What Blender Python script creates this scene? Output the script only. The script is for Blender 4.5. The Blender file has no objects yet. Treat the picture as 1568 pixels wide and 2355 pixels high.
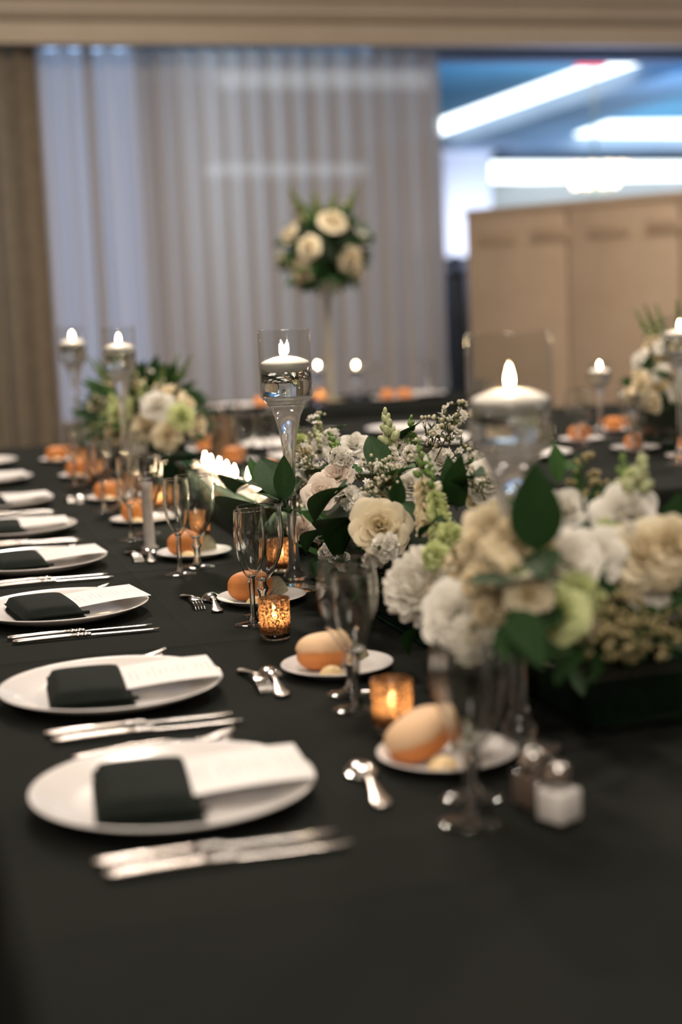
import bpy, bmesh, math, random
from mathutils import Vector, Matrix, Quaternion
R_ = random.Random(7)
PI = math.pi
SC = bpy.context.scene
COL = SC.collection

# ------------------------------------------------------------------ camera
TZ = 0.75                                   # table-top height
CH = 0.52923                                # camera height above the table top
PITCH, ROLL, YAW, FPX = 0.135394, -0.042261, 0.278096, 3552.8
_fw = Vector((math.sin(YAW)*math.cos(PITCH), math.cos(YAW)*math.cos(PITCH), -math.sin(PITCH)))
_r0 = Vector((math.cos(YAW), -math.sin(YAW), 0)); _u0 = _r0.cross(_fw)
_rt = math.cos(ROLL)*_r0 + math.sin(ROLL)*_u0
_up = -math.sin(ROLL)*_r0 + math.cos(ROLL)*_u0
CAM = Vector((0, 0, TZ+CH))
cd = bpy.data.cameras.new('camera'); cam = bpy.data.objects.new('camera', cd); COL.objects.link(cam)
M = Matrix((( _rt.x, _up.x, -_fw.x, CAM.x), (_rt.y, _up.y, -_fw.y, CAM.y), (_rt.z, _up.z, -_fw.z, CAM.z), (0, 0, 0, 1)))
cam.matrix_world = M
cd.sensor_fit = 'VERTICAL'; cd.sensor_height = 36.0; cd.sensor_width = 24.0
cd.lens = FPX/2355*36.0; cd.clip_start = 0.05; cd.clip_end = 200
cd.dof.use_dof = True; cd.dof.focus_distance = 2.68; cd.dof.aperture_fstop = 1.85
SC.camera = cam

# ------------------------------------------------------------------ world, lamps, exposure
SC.view_settings.view_transform = 'Standard'; SC.view_settings.look = 'None'
SC.view_settings.gamma = 1.0; SC.view_settings.use_curve_mapping = False
SC.view_settings.exposure = 0.0
try:
    SC.cycles.transparent_max_bounces = 48
    SC.cycles.sample_clamp_indirect = 6.0
except Exception: pass
w = bpy.data.worlds.new('ambient'); SC.world = w; w.use_nodes = True
w.node_tree.nodes['Background'].inputs[0].default_value = (1.0, 0.86, 0.72, 1)
w.node_tree.nodes['Background'].inputs[1].default_value = 0.10

def lamp(name, loc, power, color, size, rot=(0, 0, 0)):
    ld = bpy.data.lights.new(name, 'AREA'); ld.shape = 'DISK'; ld.size = size; ld.energy = power; ld.color = color
    o = bpy.data.objects.new(name, ld); COL.objects.link(o); o.location = loc; o.rotation_euler = rot
    return o
WARM = (1.0, 0.87, 0.745)
for i, (x, y, p) in enumerate([(0.3, 0.9, 38), (1.0, 3.2, 54), (0.8, 6.6, 150), (3.6, 1.6, 40), (3.4, 5.4, 80), (-2.2, 2.0, 40), (5.4, 6.2, 110)]):
    lamp('ceiling_lamp_light', (x, y, 3.62), p, WARM, 0.55)
lamp('rear_lamp_light', (-0.7, -1.9, 2.9), 70, (1.0, 0.88, 0.76), 1.3, (math.radians(52), 0, math.radians(-14)))
# blue light of the neighbouring hall, from unseen lamps
lamp('hall_fill_light', (3.0, 14.5, 3.6), 180, (0.45, 0.66, 1.0), 2.5)
lamp('hall_fill_light', (1.5, 11.9, 2.3), 70, (0.50, 0.70, 1.0), 0.9, (math.radians(-90), 0, 0))  # added behind the sheer to give it a soft blue glow
lamp('hall_fill_light', (9.0, 17.0, 1.2), 260, (0.30, 0.62, 1.0), 3.0, (PI, 0, 0))
lamp('hall_fill_light', (13.0, 24.0, 1.2), 200, (0.55, 0.78, 1.0), 3.0, (PI, 0, 0))

lamp('hall_fill_light', (6.0, 12.6, 1.2), 60, (0.45, 0.55, 1.0), 1.0, (math.radians(-150), 0, 0))  # added to brighten the blue-grey header over the opening
# ------------------------------------------------------------------ layout helpers
def ray(px, py): return _fw + (px-784)/FPX*_rt - (py-1177.5)/FPX*_up
def at(px, py, z=0.0):                      # point on a level plane z above the table top
    d = ray(px, py); t = (TZ+z-CAM.z)/d.z; return CAM + d*t
def atx(px, py, X): d = ray(px, py); return CAM + d*(X/d.x)
def aty(px, py, Y): d = ray(px, py); return CAM + d*(Y/d.y)

def lin(c): return tuple(((v/255)/12.92 if v/255 <= .04045 else ((v/255+.055)/1.055)**2.4) for v in c)

# ------------------------------------------------------------------ materials
MATS = {}
def nodes_of(name):
    m = bpy.data.materials.new(name); m.use_nodes = True; nt = m.node_tree; nt.nodes.clear()
    out = nt.nodes.new('ShaderNodeOutputMaterial'); MATS[name] = m
    return m, nt, out
def N(nt, t, **kw):
    n = nt.nodes.new(t)
    for k, v in kw.items():
        if k.startswith('i_'): n.inputs[k[2:].replace('_', ' ')].default_value = v
        else: setattr(n, k, v)
    return n
def rgba(c): return (c[0], c[1], c[2], 1)
def coords(nt, scale=(1, 1, 1)):
    tc = N(nt, 'ShaderNodeTexCoord'); mp = N(nt, 'ShaderNodeMapping'); mp.inputs['Scale'].default_value = scale
    nt.links.new(tc.outputs['Object'], mp.inputs['Vector']); return mp.outputs['Vector']
def pm(name, c1, c2=None, rough=.5, metal=0, scale=20, bump=0, bscale=None, spec=.5, coat=0, sss=0, sheen=0, stretch=(1, 1, 1), transl=0):
    """principled surface with a noise-driven colour variation and fine relief"""
    m, nt, out = nodes_of(name); L = nt.links.new
    b = N(nt, 'ShaderNodeBsdfPrincipled'); b.inputs['Roughness'].default_value = rough; b.inputs['Metallic'].default_value = metal
    b.inputs['Specular IOR Level'].default_value = spec; b.inputs['Coat Weight'].default_value = coat
    b.inputs['Sheen Weight'].default_value = sheen
    if sss: b.inputs['Subsurface Weight'].default_value = sss; b.inputs['Subsurface Radius'].default_value = (.02, .015, .01)
    v = coords(nt, stretch)
    nz = N(nt, 'ShaderNodeTexNoise'); nz.inputs['Scale'].default_value = scale; nz.inputs['Detail'].default_value = 4; L(v, nz.inputs['Vector'])
    rp = N(nt, 'ShaderNodeValToRGB'); rp.color_ramp.elements[0].position = .3; rp.color_ramp.elements[1].position = .7
    rp.color_ramp.elements[0].color = rgba(c1); rp.color_ramp.elements[1].color = rgba(c2 or c1)
    L(nz.outputs['Fac'], rp.inputs['Fac']); L(rp.outputs['Color'], b.inputs['Base Color'])
    if bump:
        n2 = N(nt, 'ShaderNodeTexNoise'); n2.inputs['Scale'].default_value = bscale or scale*6; L(v, n2.inputs['Vector'])
        bp = N(nt, 'ShaderNodeBump'); bp.inputs['Strength'].default_value = bump; bp.inputs['Distance'].default_value = .001
        L(n2.outputs['Fac'], bp.inputs['Height']); L(bp.outputs['Normal'], b.inputs['Normal'])
    if transl:
        t = N(nt, 'ShaderNodeBsdfTranslucent'); L(rp.outputs['Color'], t.inputs['Color'])
        mx = N(nt, 'ShaderNodeMixShader'); mx.inputs[0].default_value = transl
        L(b.outputs[0], mx.inputs[1]); L(t.outputs[0], mx.inputs[2]); L(mx.outputs[0], out.inputs[0])
    else: L(b.outputs[0], out.inputs[0])
    return m
def emit(name, c, s):
    m, nt, out = nodes_of(name); e = N(nt, 'ShaderNodeEmission'); e.inputs[0].default_value = rgba(c); e.inputs[1].default_value = s
    nt.links.new(e.outputs[0], out.inputs[0]); return m
def thin(name, tint, base=.05, edge=.75, rough=.0, power=4):
    m, nt, out = nodes_of(name); L = nt.links.new
    t = N(nt, 'ShaderNodeBsdfTransparent'); t.inputs[0].default_value = rgba(tint)
    g = N(nt, 'ShaderNodeBsdfGlossy'); g.inputs['Roughness'].default_value = rough
    lw = N(nt, 'ShaderNodeLayerWeight'); pw = N(nt, 'ShaderNodeMath', operation='POWER'); pw.inputs[1].default_value = power
    ma = N(nt, 'ShaderNodeMath', operation='MULTIPLY_ADD'); ma.inputs[1].default_value = edge; ma.inputs[2].default_value = base
    L(lw.outputs['Facing'], pw.inputs[0]); L(pw.outputs[0], ma.inputs[0])
    mx = N(nt, 'ShaderNodeMixShader'); L(ma.outputs[0], mx.inputs[0]); L(t.outputs[0], mx.inputs[1]); L(g.outputs[0], mx.inputs[2]); L(mx.outputs[0], out.inputs[0])
    return m
def solidglass(name, tint, ior=1.45):
    m, nt, out = nodes_of(name); g = N(nt, 'ShaderNodeBsdfGlass'); g.inputs['Color'].default_value = rgba(tint)
    g.inputs['Roughness'].default_value = 0; g.inputs['IOR'].default_value = ior; nt.links.new(g.outputs[0], out.inputs[0]); return m

pm('cloth_black', (.0072, .0084, .0066), (.0092, .0104, .0082), rough=.9, scale=5, bump=.25, bscale=900, spec=.10)
pm('napkin_green', (.0055, .0085, .0065), (.0075, .011, .0085), rough=.85, scale=40, bump=.3, bscale=900, spec=.12)
pm('china', (.70, .665, .635), (.73, .695, .665), rough=.22, scale=8, spec=.5, coat=.3)
pm('silver', (.72, .68, .64), (.80, .77, .74), rough=.16, metal=1, scale=30)
pm('silver_dull', (.60, .54, .49), (.70, .64, .60), rough=.27, metal=1, scale=60)
pm('wax', (.85, .82, .76), (.88, .85, .80), rough=.45, scale=30, sss=.4)
pm('wick', (.02, .018, .015), rough=.9)
pm('crust', lin((196, 118, 60)), lin((216, 142, 80)), rough=.55, scale=45, bump=.35, bscale=500, spec=.3)
pm('butter', lin((236, 205, 150)), lin((240, 214, 165)), rough=.4, scale=60, sss=.2)
pm('cracker', lin((120, 116, 96)), lin((150, 142, 118)), rough=.8, scale=200, bump=.4, bscale=400)
pm('salt', (.78, .74, .70), (.82, .78, .75), rough=.8, scale=300, bump=.3)
pm('pepper', (.06, .04, .03), (.16, .11, .08), rough=.9, scale=500)
pm('petal_white', lin((236, 231, 220)), lin((242, 240, 232)), rough=.55, scale=60, spec=.2, transl=.28)
pm('petal_blush', lin((238, 222, 208)), lin((244, 234, 222)), rough=.55, scale=40, spec=.2, transl=.3)
pm('petal_cream', lin((236, 222, 188)), lin((240, 230, 205)), rough=.55, scale=50, spec=.2, transl=.28)
pm('petal_green', lin((196, 208, 140)), lin((220, 224, 176)), rough=.55, scale=60, spec=.2, transl=.28)
pm('bud_tan', lin((132, 122, 82)), lin((188, 172, 130)), rough=.6, scale=160, spec=.2, transl=.15)
pm('bud_mix', lin((150, 165, 108)), lin((206, 206, 168)), rough=.5, scale=160, spec=.3, transl=.15)
pm('bud_green', lin((78, 106, 46)), lin((116, 142, 72)), rough=.5, scale=200, spec=.3, transl=.15)
pm('bud_pale', lin((206, 200, 168)), lin((222, 214, 190)), rough=.5, scale=200, spec=.3, transl=.15)
pm('leaf_dark', lin((25, 50, 21)), lin((39, 69, 31)), rough=.62, scale=40, spec=.14, transl=.10, bump=.2, bscale=300)
pm('leaf_mid', lin((43, 77, 34)), lin((62, 97, 46)), rough=.6, scale=40, spec=.16, transl=.15, bump=.2, bscale=300)
pm('leaf_olive', lin((92, 104, 58)), lin((120, 128, 78)), rough=.5, scale=40, spec=.3, transl=.2)
pm('stem_green', lin((80, 104, 44)), lin((116, 140, 70)), rough=.5, scale=60)
pm('stem_brown', lin((92, 76, 40)), lin((110, 100, 52)), rough=.6, scale=60)
pm('foam', lin((18, 32, 18)), lin((34, 52, 26)), rough=.9, scale=60, bump=.5)
pm('soffit_paint', lin((192, 178, 158)), lin((200, 186, 167)), rough=.6, scale=3)
pm('ceiling_paint', (.62, .55, .47), (.66, .59, .50), rough=.8, scale=2)
pm('wall_paint', (.50, .42, .34), (.54, .46, .38), rough=.8, scale=2)
pm('carpet', (.035, .028, .024), (.06, .05, .042), rough=.95, scale=14, bump=.5)
pm('partition_fabric', lin((172, 150, 126)), lin((180, 158, 134)), rough=.85, scale=6, bump=.2, bscale=400)
pm('partition_band', lin((162, 139, 115)), lin((170, 147, 122)), rough=.8, scale=18)
pm('drape_brown', lin((126, 112, 92)), lin((138, 124, 104)), rough=.85, scale=12, transl=.2)
pm('hall_blue', (.12, .30, .44), (.16, .36, .50), rough=.7, scale=.6)
pm('hall_grey', (.22, .30, .42), (.26, .34, .46), rough=.7, scale=.8)
pm('hall_wall', (.30, .32, .33), (.35, .36, .37), rough=.7, scale=1)
pm('hall_white', (.78, .78, .84), (.82, .82, .88), rough=.6, scale=1)
pm('navy_dark', (.010, .014, .022), (.016, .020, .030), rough=.6, scale=4)
pm('kraft', lin((150, 120, 90)), lin((166, 134, 102)), rough=.8, scale=60)
pm('frost', lin((150, 144, 138)), lin((168, 160, 154)), rough=.5, scale=40, transl=.3)
pm('bead', (.82, .80, .75), (.9, .88, .84), rough=.15, scale=30, spec=.6, transl=.5)
pm('brass', (.6, .45, .25), (.7, .55, .33), rough=.3, metal=1)
pm('steel_leg', (.2, .2, .2), rough=.4, metal=1)
pm('plywood', (.25, .17, .10), (.30, .21, .13), rough=.6, scale=8)
pm('tan_stem', lin((150, 140, 112)), lin((165, 155, 128)), rough=.25, scale=30, transl=.3)
emit('flame', (1.0, .72, .42), 150)
emit('strip_light', (.86, .95, 1.0), 4)
emit('strip_dim', (.80, .92, 1.0), 1.4)
emit('chandelier_glow', (1.0, .86, .70), 6)
emit('exit_red', (1.0, .10, .12), 1.6)
emit('window_daylight', (.42, .62, 1.0), 2.2)
thin('glass_thin', (.975, .98, .975), base=.045, edge=.8)
thin('glass_pane', (.62, .76, .68), base=.05, edge=.6)
thin('glass_edge', (.10, .38, .28), base=.10, edge=.5, rough=.05)
solidglass('glass_solid', (.985, .99, .985))
solidglass('water', (.97, .985, .98), 1.33)

def glow_tint_material():
    m, nt, out = nodes_of('glass_glow_tint'); L = nt.links.new
    g = N(nt, 'ShaderNodeBsdfGlass'); g.inputs['Roughness'].default_value = .02; g.inputs['IOR'].default_value = 1.45
    d = N(nt, 'ShaderNodeBsdfTranslucent'); d.inputs[0].default_value = (.85, .83, .80, 1); e = N(nt, 'ShaderNodeBsdfDiffuse'); e.inputs[0].default_value = (.85, .83, .80, 1)
    tc = N(nt, 'ShaderNodeTexCoord'); sp = N(nt, 'ShaderNodeSeparateXYZ'); L(tc.outputs['Object'], sp.inputs[0])
    mr = N(nt, 'ShaderNodeMapRange'); mr.inputs['From Min'].default_value = .22; mr.inputs['From Max'].default_value = .34; mr.inputs['To Min'].default_value = .03; mr.inputs['To Max'].default_value = .24; L(sp.outputs['Z'], mr.inputs['Value'])  # white mixed in towards the flare stands in for refracted candlelight
    a = N(nt, 'ShaderNodeMixShader'); L(d.outputs[0], a.inputs[1]); L(e.outputs[0], a.inputs[2])
    b = N(nt, 'ShaderNodeMixShader'); L(mr.outputs[0], b.inputs[0]); L(g.outputs[0], b.inputs[1]); L(a.outputs[0], b.inputs[2]); L(b.outputs[0], out.inputs[0])
glow_tint_material()
def votive_material():
    m, nt, out = nodes_of('mercury_glass'); L = nt.links.new
    v = coords(nt); nz = N(nt, 'ShaderNodeTexNoise'); nz.inputs['Scale'].default_value = 420; nz.inputs['Detail'].default_value = 2.5; L(v, nz.inputs['Vector'])
    rp = N(nt, 'ShaderNodeValToRGB'); rp.color_ramp.elements[0].position = .47; rp.color_ramp.elements[1].position = .55
    L(nz.outputs['Fac'], rp.inputs['Fac'])
    d = N(nt, 'ShaderNodeBsdfPrincipled'); d.inputs['Base Color'].default_value = (.10, .055, .03, 1); d.inputs['Metallic'].default_value = .8; d.inputs['Roughness'].default_value = .3
    t = N(nt, 'ShaderNodeBsdfTranslucent'); t.inputs[0].default_value = (.85, .56, .34, 1)
    tr = N(nt, 'ShaderNodeBsdfTransparent'); tr.inputs[0].default_value = (1, .80, .60, 1)
    a = N(nt, 'ShaderNodeMixShader'); a.inputs[0].default_value = .30; L(t.outputs[0], a.inputs[1]); L(tr.outputs[0], a.inputs[2])
    b = N(nt, 'ShaderNodeMixShader'); L(rp.outputs['Color'], b.inputs[0]); L(d.outputs[0], b.inputs[1]); L(a.outputs[0], b.inputs[2]); L(b.outputs[0], out.inputs[0])
votive_material()

def sheer_material():
    m, nt, out = nodes_of('sheer_cloth'); L = nt.links.new
    v = coords(nt, (1, 1, .02)); nz = N(nt, 'ShaderNodeTexNoise'); nz.inputs['Scale'].default_value = 16; L(v, nz.inputs['Vector'])
    rp = N(nt, 'ShaderNodeValToRGB'); rp.color_ramp.elements[0].color = rgba(lin((186, 172, 158))); rp.color_ramp.elements[1].color = rgba(lin((206, 192, 178)))
    L(nz.outputs['Fac'], rp.inputs['Fac'])
    d = N(nt, 'ShaderNodeBsdfDiffuse'); t = N(nt, 'ShaderNodeBsdfTranslucent'); tr = N(nt, 'ShaderNodeBsdfTransparent')
    L(rp.outputs['Color'], d.inputs[0]); L(rp.outputs['Color'], t.inputs[0])
    a = N(nt, 'ShaderNodeMixShader'); a.inputs[0].default_value = .45; L(d.outputs[0], a.inputs[1]); L(t.outputs[0], a.inputs[2])
    b = N(nt, 'ShaderNodeMixShader'); b.inputs[0].default_value = .10; L(a.outputs[0], b.inputs[1]); L(tr.outputs[0], b.inputs[2]); L(b.outputs[0], out.inputs[0])
sheer_material()

def roll_material(name, top, low, zc, soft):
    m, nt, out = nodes_of(name); L = nt.links.new
    b = N(nt, 'ShaderNodeBsdfPrincipled'); b.inputs['Roughness'].default_value = .6; b.inputs['Specular IOR Level'].default_value = .3
    tc = N(nt, 'ShaderNodeTexCoord'); sp = N(nt, 'ShaderNodeSeparateXYZ'); L(tc.outputs['Object'], sp.inputs[0])
    nz = N(nt, 'ShaderNodeTexNoise'); nz.inputs['Scale'].default_value = 45; nz.inputs['Detail'].default_value = 3; L(tc.outputs['Object'], nz.inputs['Vector'])
    ma = N(nt, 'ShaderNodeMath', operation='MULTIPLY_ADD'); ma.inputs[1].default_value = .012; L(nz.outputs['Fac'], ma.inputs[0]); L(sp.outputs['Z'], ma.inputs[2])
    mr = N(nt, 'ShaderNodeMapRange'); mr.inputs['From Min'].default_value = zc+.006-soft; mr.inputs['From Max'].default_value = zc+.006+soft; L(ma.outputs[0], mr.inputs['Value'])
    rp = N(nt, 'ShaderNodeValToRGB'); rp.color_ramp.elements[0].color = rgba(low); rp.color_ramp.elements[1].color = rgba(top)
    L(mr.outputs[0], rp.inputs['Fac']); L(rp.outputs['Color'], b.inputs['Base Color'])
    n2 = N(nt, 'ShaderNodeTexNoise'); n2.inputs['Scale'].default_value = 400; L(tc.outputs['Object'], n2.inputs['Vector'])
    bp = N(nt, 'ShaderNodeBump'); bp.inputs['Strength'].default_value = .3; bp.inputs['Distance'].default_value = .001; L(n2.outputs['Fac'], bp.inputs['Height']); L(bp.outputs['Normal'], b.inputs['Normal'])
    L(b.outputs[0], out.inputs[0])
roll_material('crust_pale', lin((228, 190, 150)), lin((212, 136, 76)), .030, .004)

def card_material():
    m, nt, out = nodes_of('printed_card'); L = nt.links.new
    b = N(nt, 'ShaderNodeBsdfPrincipled'); b.inputs['Roughness'].default_value = .6
    tc = N(nt, 'ShaderNodeTexCoord'); sp = N(nt, 'ShaderNodeSeparateXYZ'); L(tc.outputs['Object'], sp.inputs[0])
    # short lines of print: bands across the card, broken up along each band
    wv = N(nt, 'ShaderNodeMath', operation='MULTIPLY'); wv.inputs[1].default_value = 120; L(sp.outputs['X'], wv.inputs[0])
    fr = N(nt, 'ShaderNodeMath', operation='FRACT'); L(wv.outputs[0], fr.inputs[0])
    lt = N(nt, 'ShaderNodeMath', operation='LESS_THAN'); lt.inputs[1].default_value = .20; L(fr.outputs[0], lt.inputs[0])
    mp = N(nt, 'ShaderNodeMapping'); mp.inputs['Scale'].default_value = (95, 260, 1); L(tc.outputs['Object'], mp.inputs['Vector'])
    nz = N(nt, 'ShaderNodeTexNoise'); nz.inputs['Scale'].default_value = 1; L(mp.outputs[0], nz.inputs['Vector'])
    g1 = N(nt, 'ShaderNodeMath', operation='GREATER_THAN'); g1.inputs[1].default_value = .46; L(nz.outputs['Fac'], g1.inputs[0])
    ab = N(nt, 'ShaderNodeMath', operation='ABSOLUTE'); L(sp.outputs['Y'], ab.inputs[0])
    fl = N(nt, 'ShaderNodeMath', operation='FLOOR'); L(wv.outputs[0], fl.inputs[0])
    wn = N(nt, 'ShaderNodeTexWhiteNoise', noise_dimensions='1D'); L(fl.outputs[0], wn.inputs['W'])
    wd = N(nt, 'ShaderNodeMath', operation='MULTIPLY'); wd.inputs[1].default_value = .034; L(wn.outputs['Value'], wd.inputs[0])
    l2 = N(nt, 'ShaderNodeMath', operation='LESS_THAN'); L(ab.outputs[0], l2.inputs[0]); L(wd.outputs[0], l2.inputs[1])
    m1 = N(nt, 'ShaderNodeMath', operation='MULTIPLY'); L(lt.outputs[0], m1.inputs[0]); L(g1.outputs[0], m1.inputs[1])
    m2 = N(nt, 'ShaderNodeMath', operation='MULTIPLY'); L(m1.outputs[0], m2.inputs[0]); L(l2.outputs[0], m2.inputs[1])
    mx = N(nt, 'ShaderNodeValToRGB'); mx.color_ramp.elements[0].color = (.73, .705, .68, 1); mx.color_ramp.elements[1].color = (.40, .38, .37, 1)
    L(m2.outputs[0], mx.inputs['Fac']); L(mx.outputs['Color'], b.inputs['Base Color']); L(b.outputs[0], out.inputs[0])
card_material()

# ------------------------------------------------------------------ mesh helpers
def mesh(name, verts, faces, mat=None, smooth=True):
    me = bpy.data.meshes.new(name); me.from_pydata([tuple(v) for v in verts], [], faces); me.update()
    if smooth: me.polygons.foreach_set('use_smooth', [True]*len(me.polygons))
    if mat: me.materials.append(MATS[mat])
    return me
class MB:
    def __init__(s): s.v = []; s.f = []
    def add(s, vs, fs, mtx=None):
        o = len(s.v); s.v += [(mtx @ Vector(v)) if mtx else Vector(v) for v in vs]; s.f += [tuple(i+o for i in f) for f in fs]; return s
    def mesh(s, name, mat, smooth=True): return mesh(name, s.v, s.f, mat, smooth)
def g_grid(fn, nu, nv, closeu=False):
    vs = [fn(i/(nu if closeu else nu-1), j/(nv-1)) for j in range(nv) for i in range(nu)]
    fs = []
    for j in range(nv-1):
        for i in range(nu if closeu else nu-1):
            i2 = (i+1) % nu
            fs.append((j*nu+i, j*nu+i2, (j+1)*nu+i2, (j+1)*nu+i))
    return vs, fs
def g_lathe(prof, n=40):
    """revolve (r, z) pairs; ends with r = 0 close on the axis"""
    vs = []; rings = []
    for r, z in prof:
        if r <= 1e-7: rings.append([len(vs)]); vs.append((0, 0, z))
        else:
            s = len(vs); vs += [(r*math.cos(2*PI*k/n), r*math.sin(2*PI*k/n), z) for k in range(n)]; rings.append(list(range(s, s+n)))
    fs = []
    for a, b in zip(rings, rings[1:]):
        for k in range(n):
            k2 = (k+1) % n
            if len(a) == 1 and len(b) == 1: continue
            if len(a) == 1: fs.append((a[0], b[k2], b[k]))
            elif len(b) == 1: fs.append((a[k], a[k2], b[0]))
            else: fs.append((a[k], a[k2], b[k2], b[k]))
    return vs, fs
def lathe(name, prof, mat, n=40): return mesh(name, *g_lathe(prof, n), mat)
def g_box(x0, x1, y0, y1, z0, z1):
    v = [(x, y, z) for z in (z0, z1) for y in (y0, y1) for x in (x0, x1)]
    return v, [(0, 2, 3, 1), (4, 5, 7, 6), (0, 1, 5, 4), (2, 6, 7, 3), (0, 4, 6, 2), (1, 3, 7, 5)]
def box(name, x0, x1, y0, y1, z0, z1, mat, bev=0, seg=2):
    if not bev: return mesh(name, *g_box(x0, x1, y0, y1, z0, z1), mat, False)
    bm = bmesh.new(); vs = [bm.verts.new(v) for v in g_box(x0, x1, y0, y1, z0, z1)[0]]
    for f in g_box(0, 1, 0, 1, 0, 1)[1]: bm.faces.new([vs[i] for i in f])
    bmesh.ops.bevel(bm, geom=bm.edges[:], offset=bev, segments=seg, affect='EDGES', profile=.5)
    me = bpy.data.meshes.new(name); bm.to_mesh(me); bm.free()
    me.polygons.foreach_set('use_smooth', [True]*len(me.polygons)); me.materials.append(MATS[mat]); return me
def g_tube(pts, rad, n=6):
    vs = []; fs = []; pts = [Vector(p) for p in pts]; k = len(pts)
    for i, p in enumerate(pts):
        d = (pts[min(i+1, k-1)]-pts[max(i-1, 0)]).normalized()
        a = d.orthogonal().normalized(); b = d.cross(a); r = rad[i] if isinstance(rad, (list, tuple)) else rad
        vs += [p+(a*math.cos(2*PI*j/n)+b*math.sin(2*PI*j/n))*r for j in range(n)]
    for i in range(k-1):
        for j in range(n):
            j2 = (j+1) % n; fs.append((i*n+j, i*n+j2, (i+1)*n+j2, (i+1)*n+j))
    fs.append(tuple(range(n-1, -1, -1))); fs.append(tuple((k-1)*n+j for j in range(n)))
    return vs, fs
def g_ball(r, n=8, m=6, sz=1.0): return g_lathe([(0, -r*sz)]+[(r*math.sin(PI*i/m), -r*sz*math.cos(PI*i/m)) for i in range(1, m)]+[(0, r*sz)], n)
def g_strip(st, thick):
    """flat bar along +X from stations (x, halfwidth, zcentre); rounded lens section"""
    vs = []; fs = []; n = 8
    for x, hw, z in st:
        for k in range(n):
            a = 2*PI*k/n; vs.append((x, hw*math.cos(a), z+thick/2*math.sin(a)))
    for i in range(len(st)-1):
        for k in range(n): fs.append((i*n+k, (i+1)*n+k, (i+1)*n+(k+1) % n, i*n+(k+1) % n))
    fs.append(tuple(range(n))); fs.append(tuple((len(st)-1)*n+k for k in range(n-1, -1, -1)))
    return vs, fs
def g_pillow(sx, sy, sz, p=6, n=14, sag=0):
    def top(u, v):
        a, b = 2*u-1, 2*v-1
        h = max(0, (1-abs(a)**p)*(1-abs(b)**p))**.4
        return (a*sx/2, b*sy/2, sz*h*(1-sag*(a*a+b*b)*.5))
    v1, f1 = g_grid(top, n, n)
    v2 = [(x, y, 0) for x, y, z in v1]; o = len(v1)
    return v1+v2, f1+[tuple(i+o for i in reversed(f)) for f in f1]

# ------------------------------------------------------------------ object helpers
def link(name, me, parent=None, mtx=None, loc=None):
    o = bpy.data.objects.new(name, me); COL.objects.link(o)
    if parent: o.parent = parent
    if mtx is not None: o.matrix_basis = mtx
    if loc is not None: o.location = loc
    return o
def tag(o, label, cat, group=None):
    o['label'] = label; o['category'] = cat
    if group: o['group'] = group
    return o
def thing(name, label, cat, loc, rz=0, group=None):
    o = bpy.data.objects.new(name, None); COL.objects.link(o); o.empty_display_size = .05
    o.location = loc; o.rotation_euler = (0, 0, rz); return tag(o, label, cat, group)
def solo(name, me, label, cat, loc, rz=0, group=None, rot=None):
    o = link(name, me); o.location = loc; o.rotation_euler = rot or (0, 0, rz); return tag(o, label, cat, group)
def struct(name, me, loc=(0, 0, 0)):
    o = link(name, me); o.location = loc; o['kind'] = 'structure'; return o
def T3(x, y, z): return Vector((x, y, TZ+z))
def frame(zdir, roll=0, scale=1, loc=(0, 0, 0)):
    q = Vector(zdir).normalized().to_track_quat('Z', 'Y')
    return Matrix.Translation(loc) @ q.to_matrix().to_4x4() @ Matrix.Rotation(roll, 4, 'Z') @ Matrix.Scale(scale, 4)
ORD = ['nearest', 'second', 'third', 'fourth', 'fifth', 'sixth', 'seventh', 'eighth', 'ninth', 'tenth']
def nth(i): return 'nearest the camera' if i == 0 else ORD[i]+' from the camera'

# ================================================================== THE ROOM
YW = 10.0
struct('floor', box('floor', -5, 24, -4, 40, -.1, 0, 'carpet'))
struct('ceiling', box('ceiling', -5, 9, -4, YW, 3.72, 3.8, 'ceiling_paint'))
struct('wall_left', box('wall_left', -5.1, -5, -4, YW+.4, 0, 3.8, 'wall_paint'))
struct('wall_rear', box('wall_rear', -5, 9, -4.1, -4, 0, 3.8, 'wall_paint'))
struct('wall_right', box('wall_right', 9, 9.1, -4, YW, 0, 3.8, 'wall_paint'))
struct('wall_back', box('wall_back', -5, .55, YW+.12, YW+.3, 0, 3.8, 'wall_paint'))
# soffit with stepped mouldings, closing the room above the drapery
def soffit():
    b = CAM.z + .1665*(YW-.35)
    prof = [(0, b), (-.10, b), (-.10, b+.03), (-.075, b+.045), (-.075, b+.13), (-.14, b+.15), (-.16, b+.18), (-.16, b+.24), (-.20, b+.26), (-.20, b+.40), (-.32, b+.52), (-.32, 3.72), (0, 3.72)]
    mb = MB(); n = len(prof)
    vs = [(x, YW-.25+y, z) for x in (-5, 9) for y, z in prof]
    fs = [(i, (i+1) % n, n+(i+1) % n, n+i) for i in range(n)]+[tuple(range(n-1, -1, -1)), tuple(range(n, 2*n))]
    return mesh('trim_1', vs, fs, 'soffit_paint', False), b
me, SOFB = soffit(); struct('trim_1', me)
struct('trim_2', box('trim_2', 3.3, 9, YW+.35, YW+.55, CAM.z+.156*(YW+.45), 3.9, 'hall_grey'))

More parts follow.
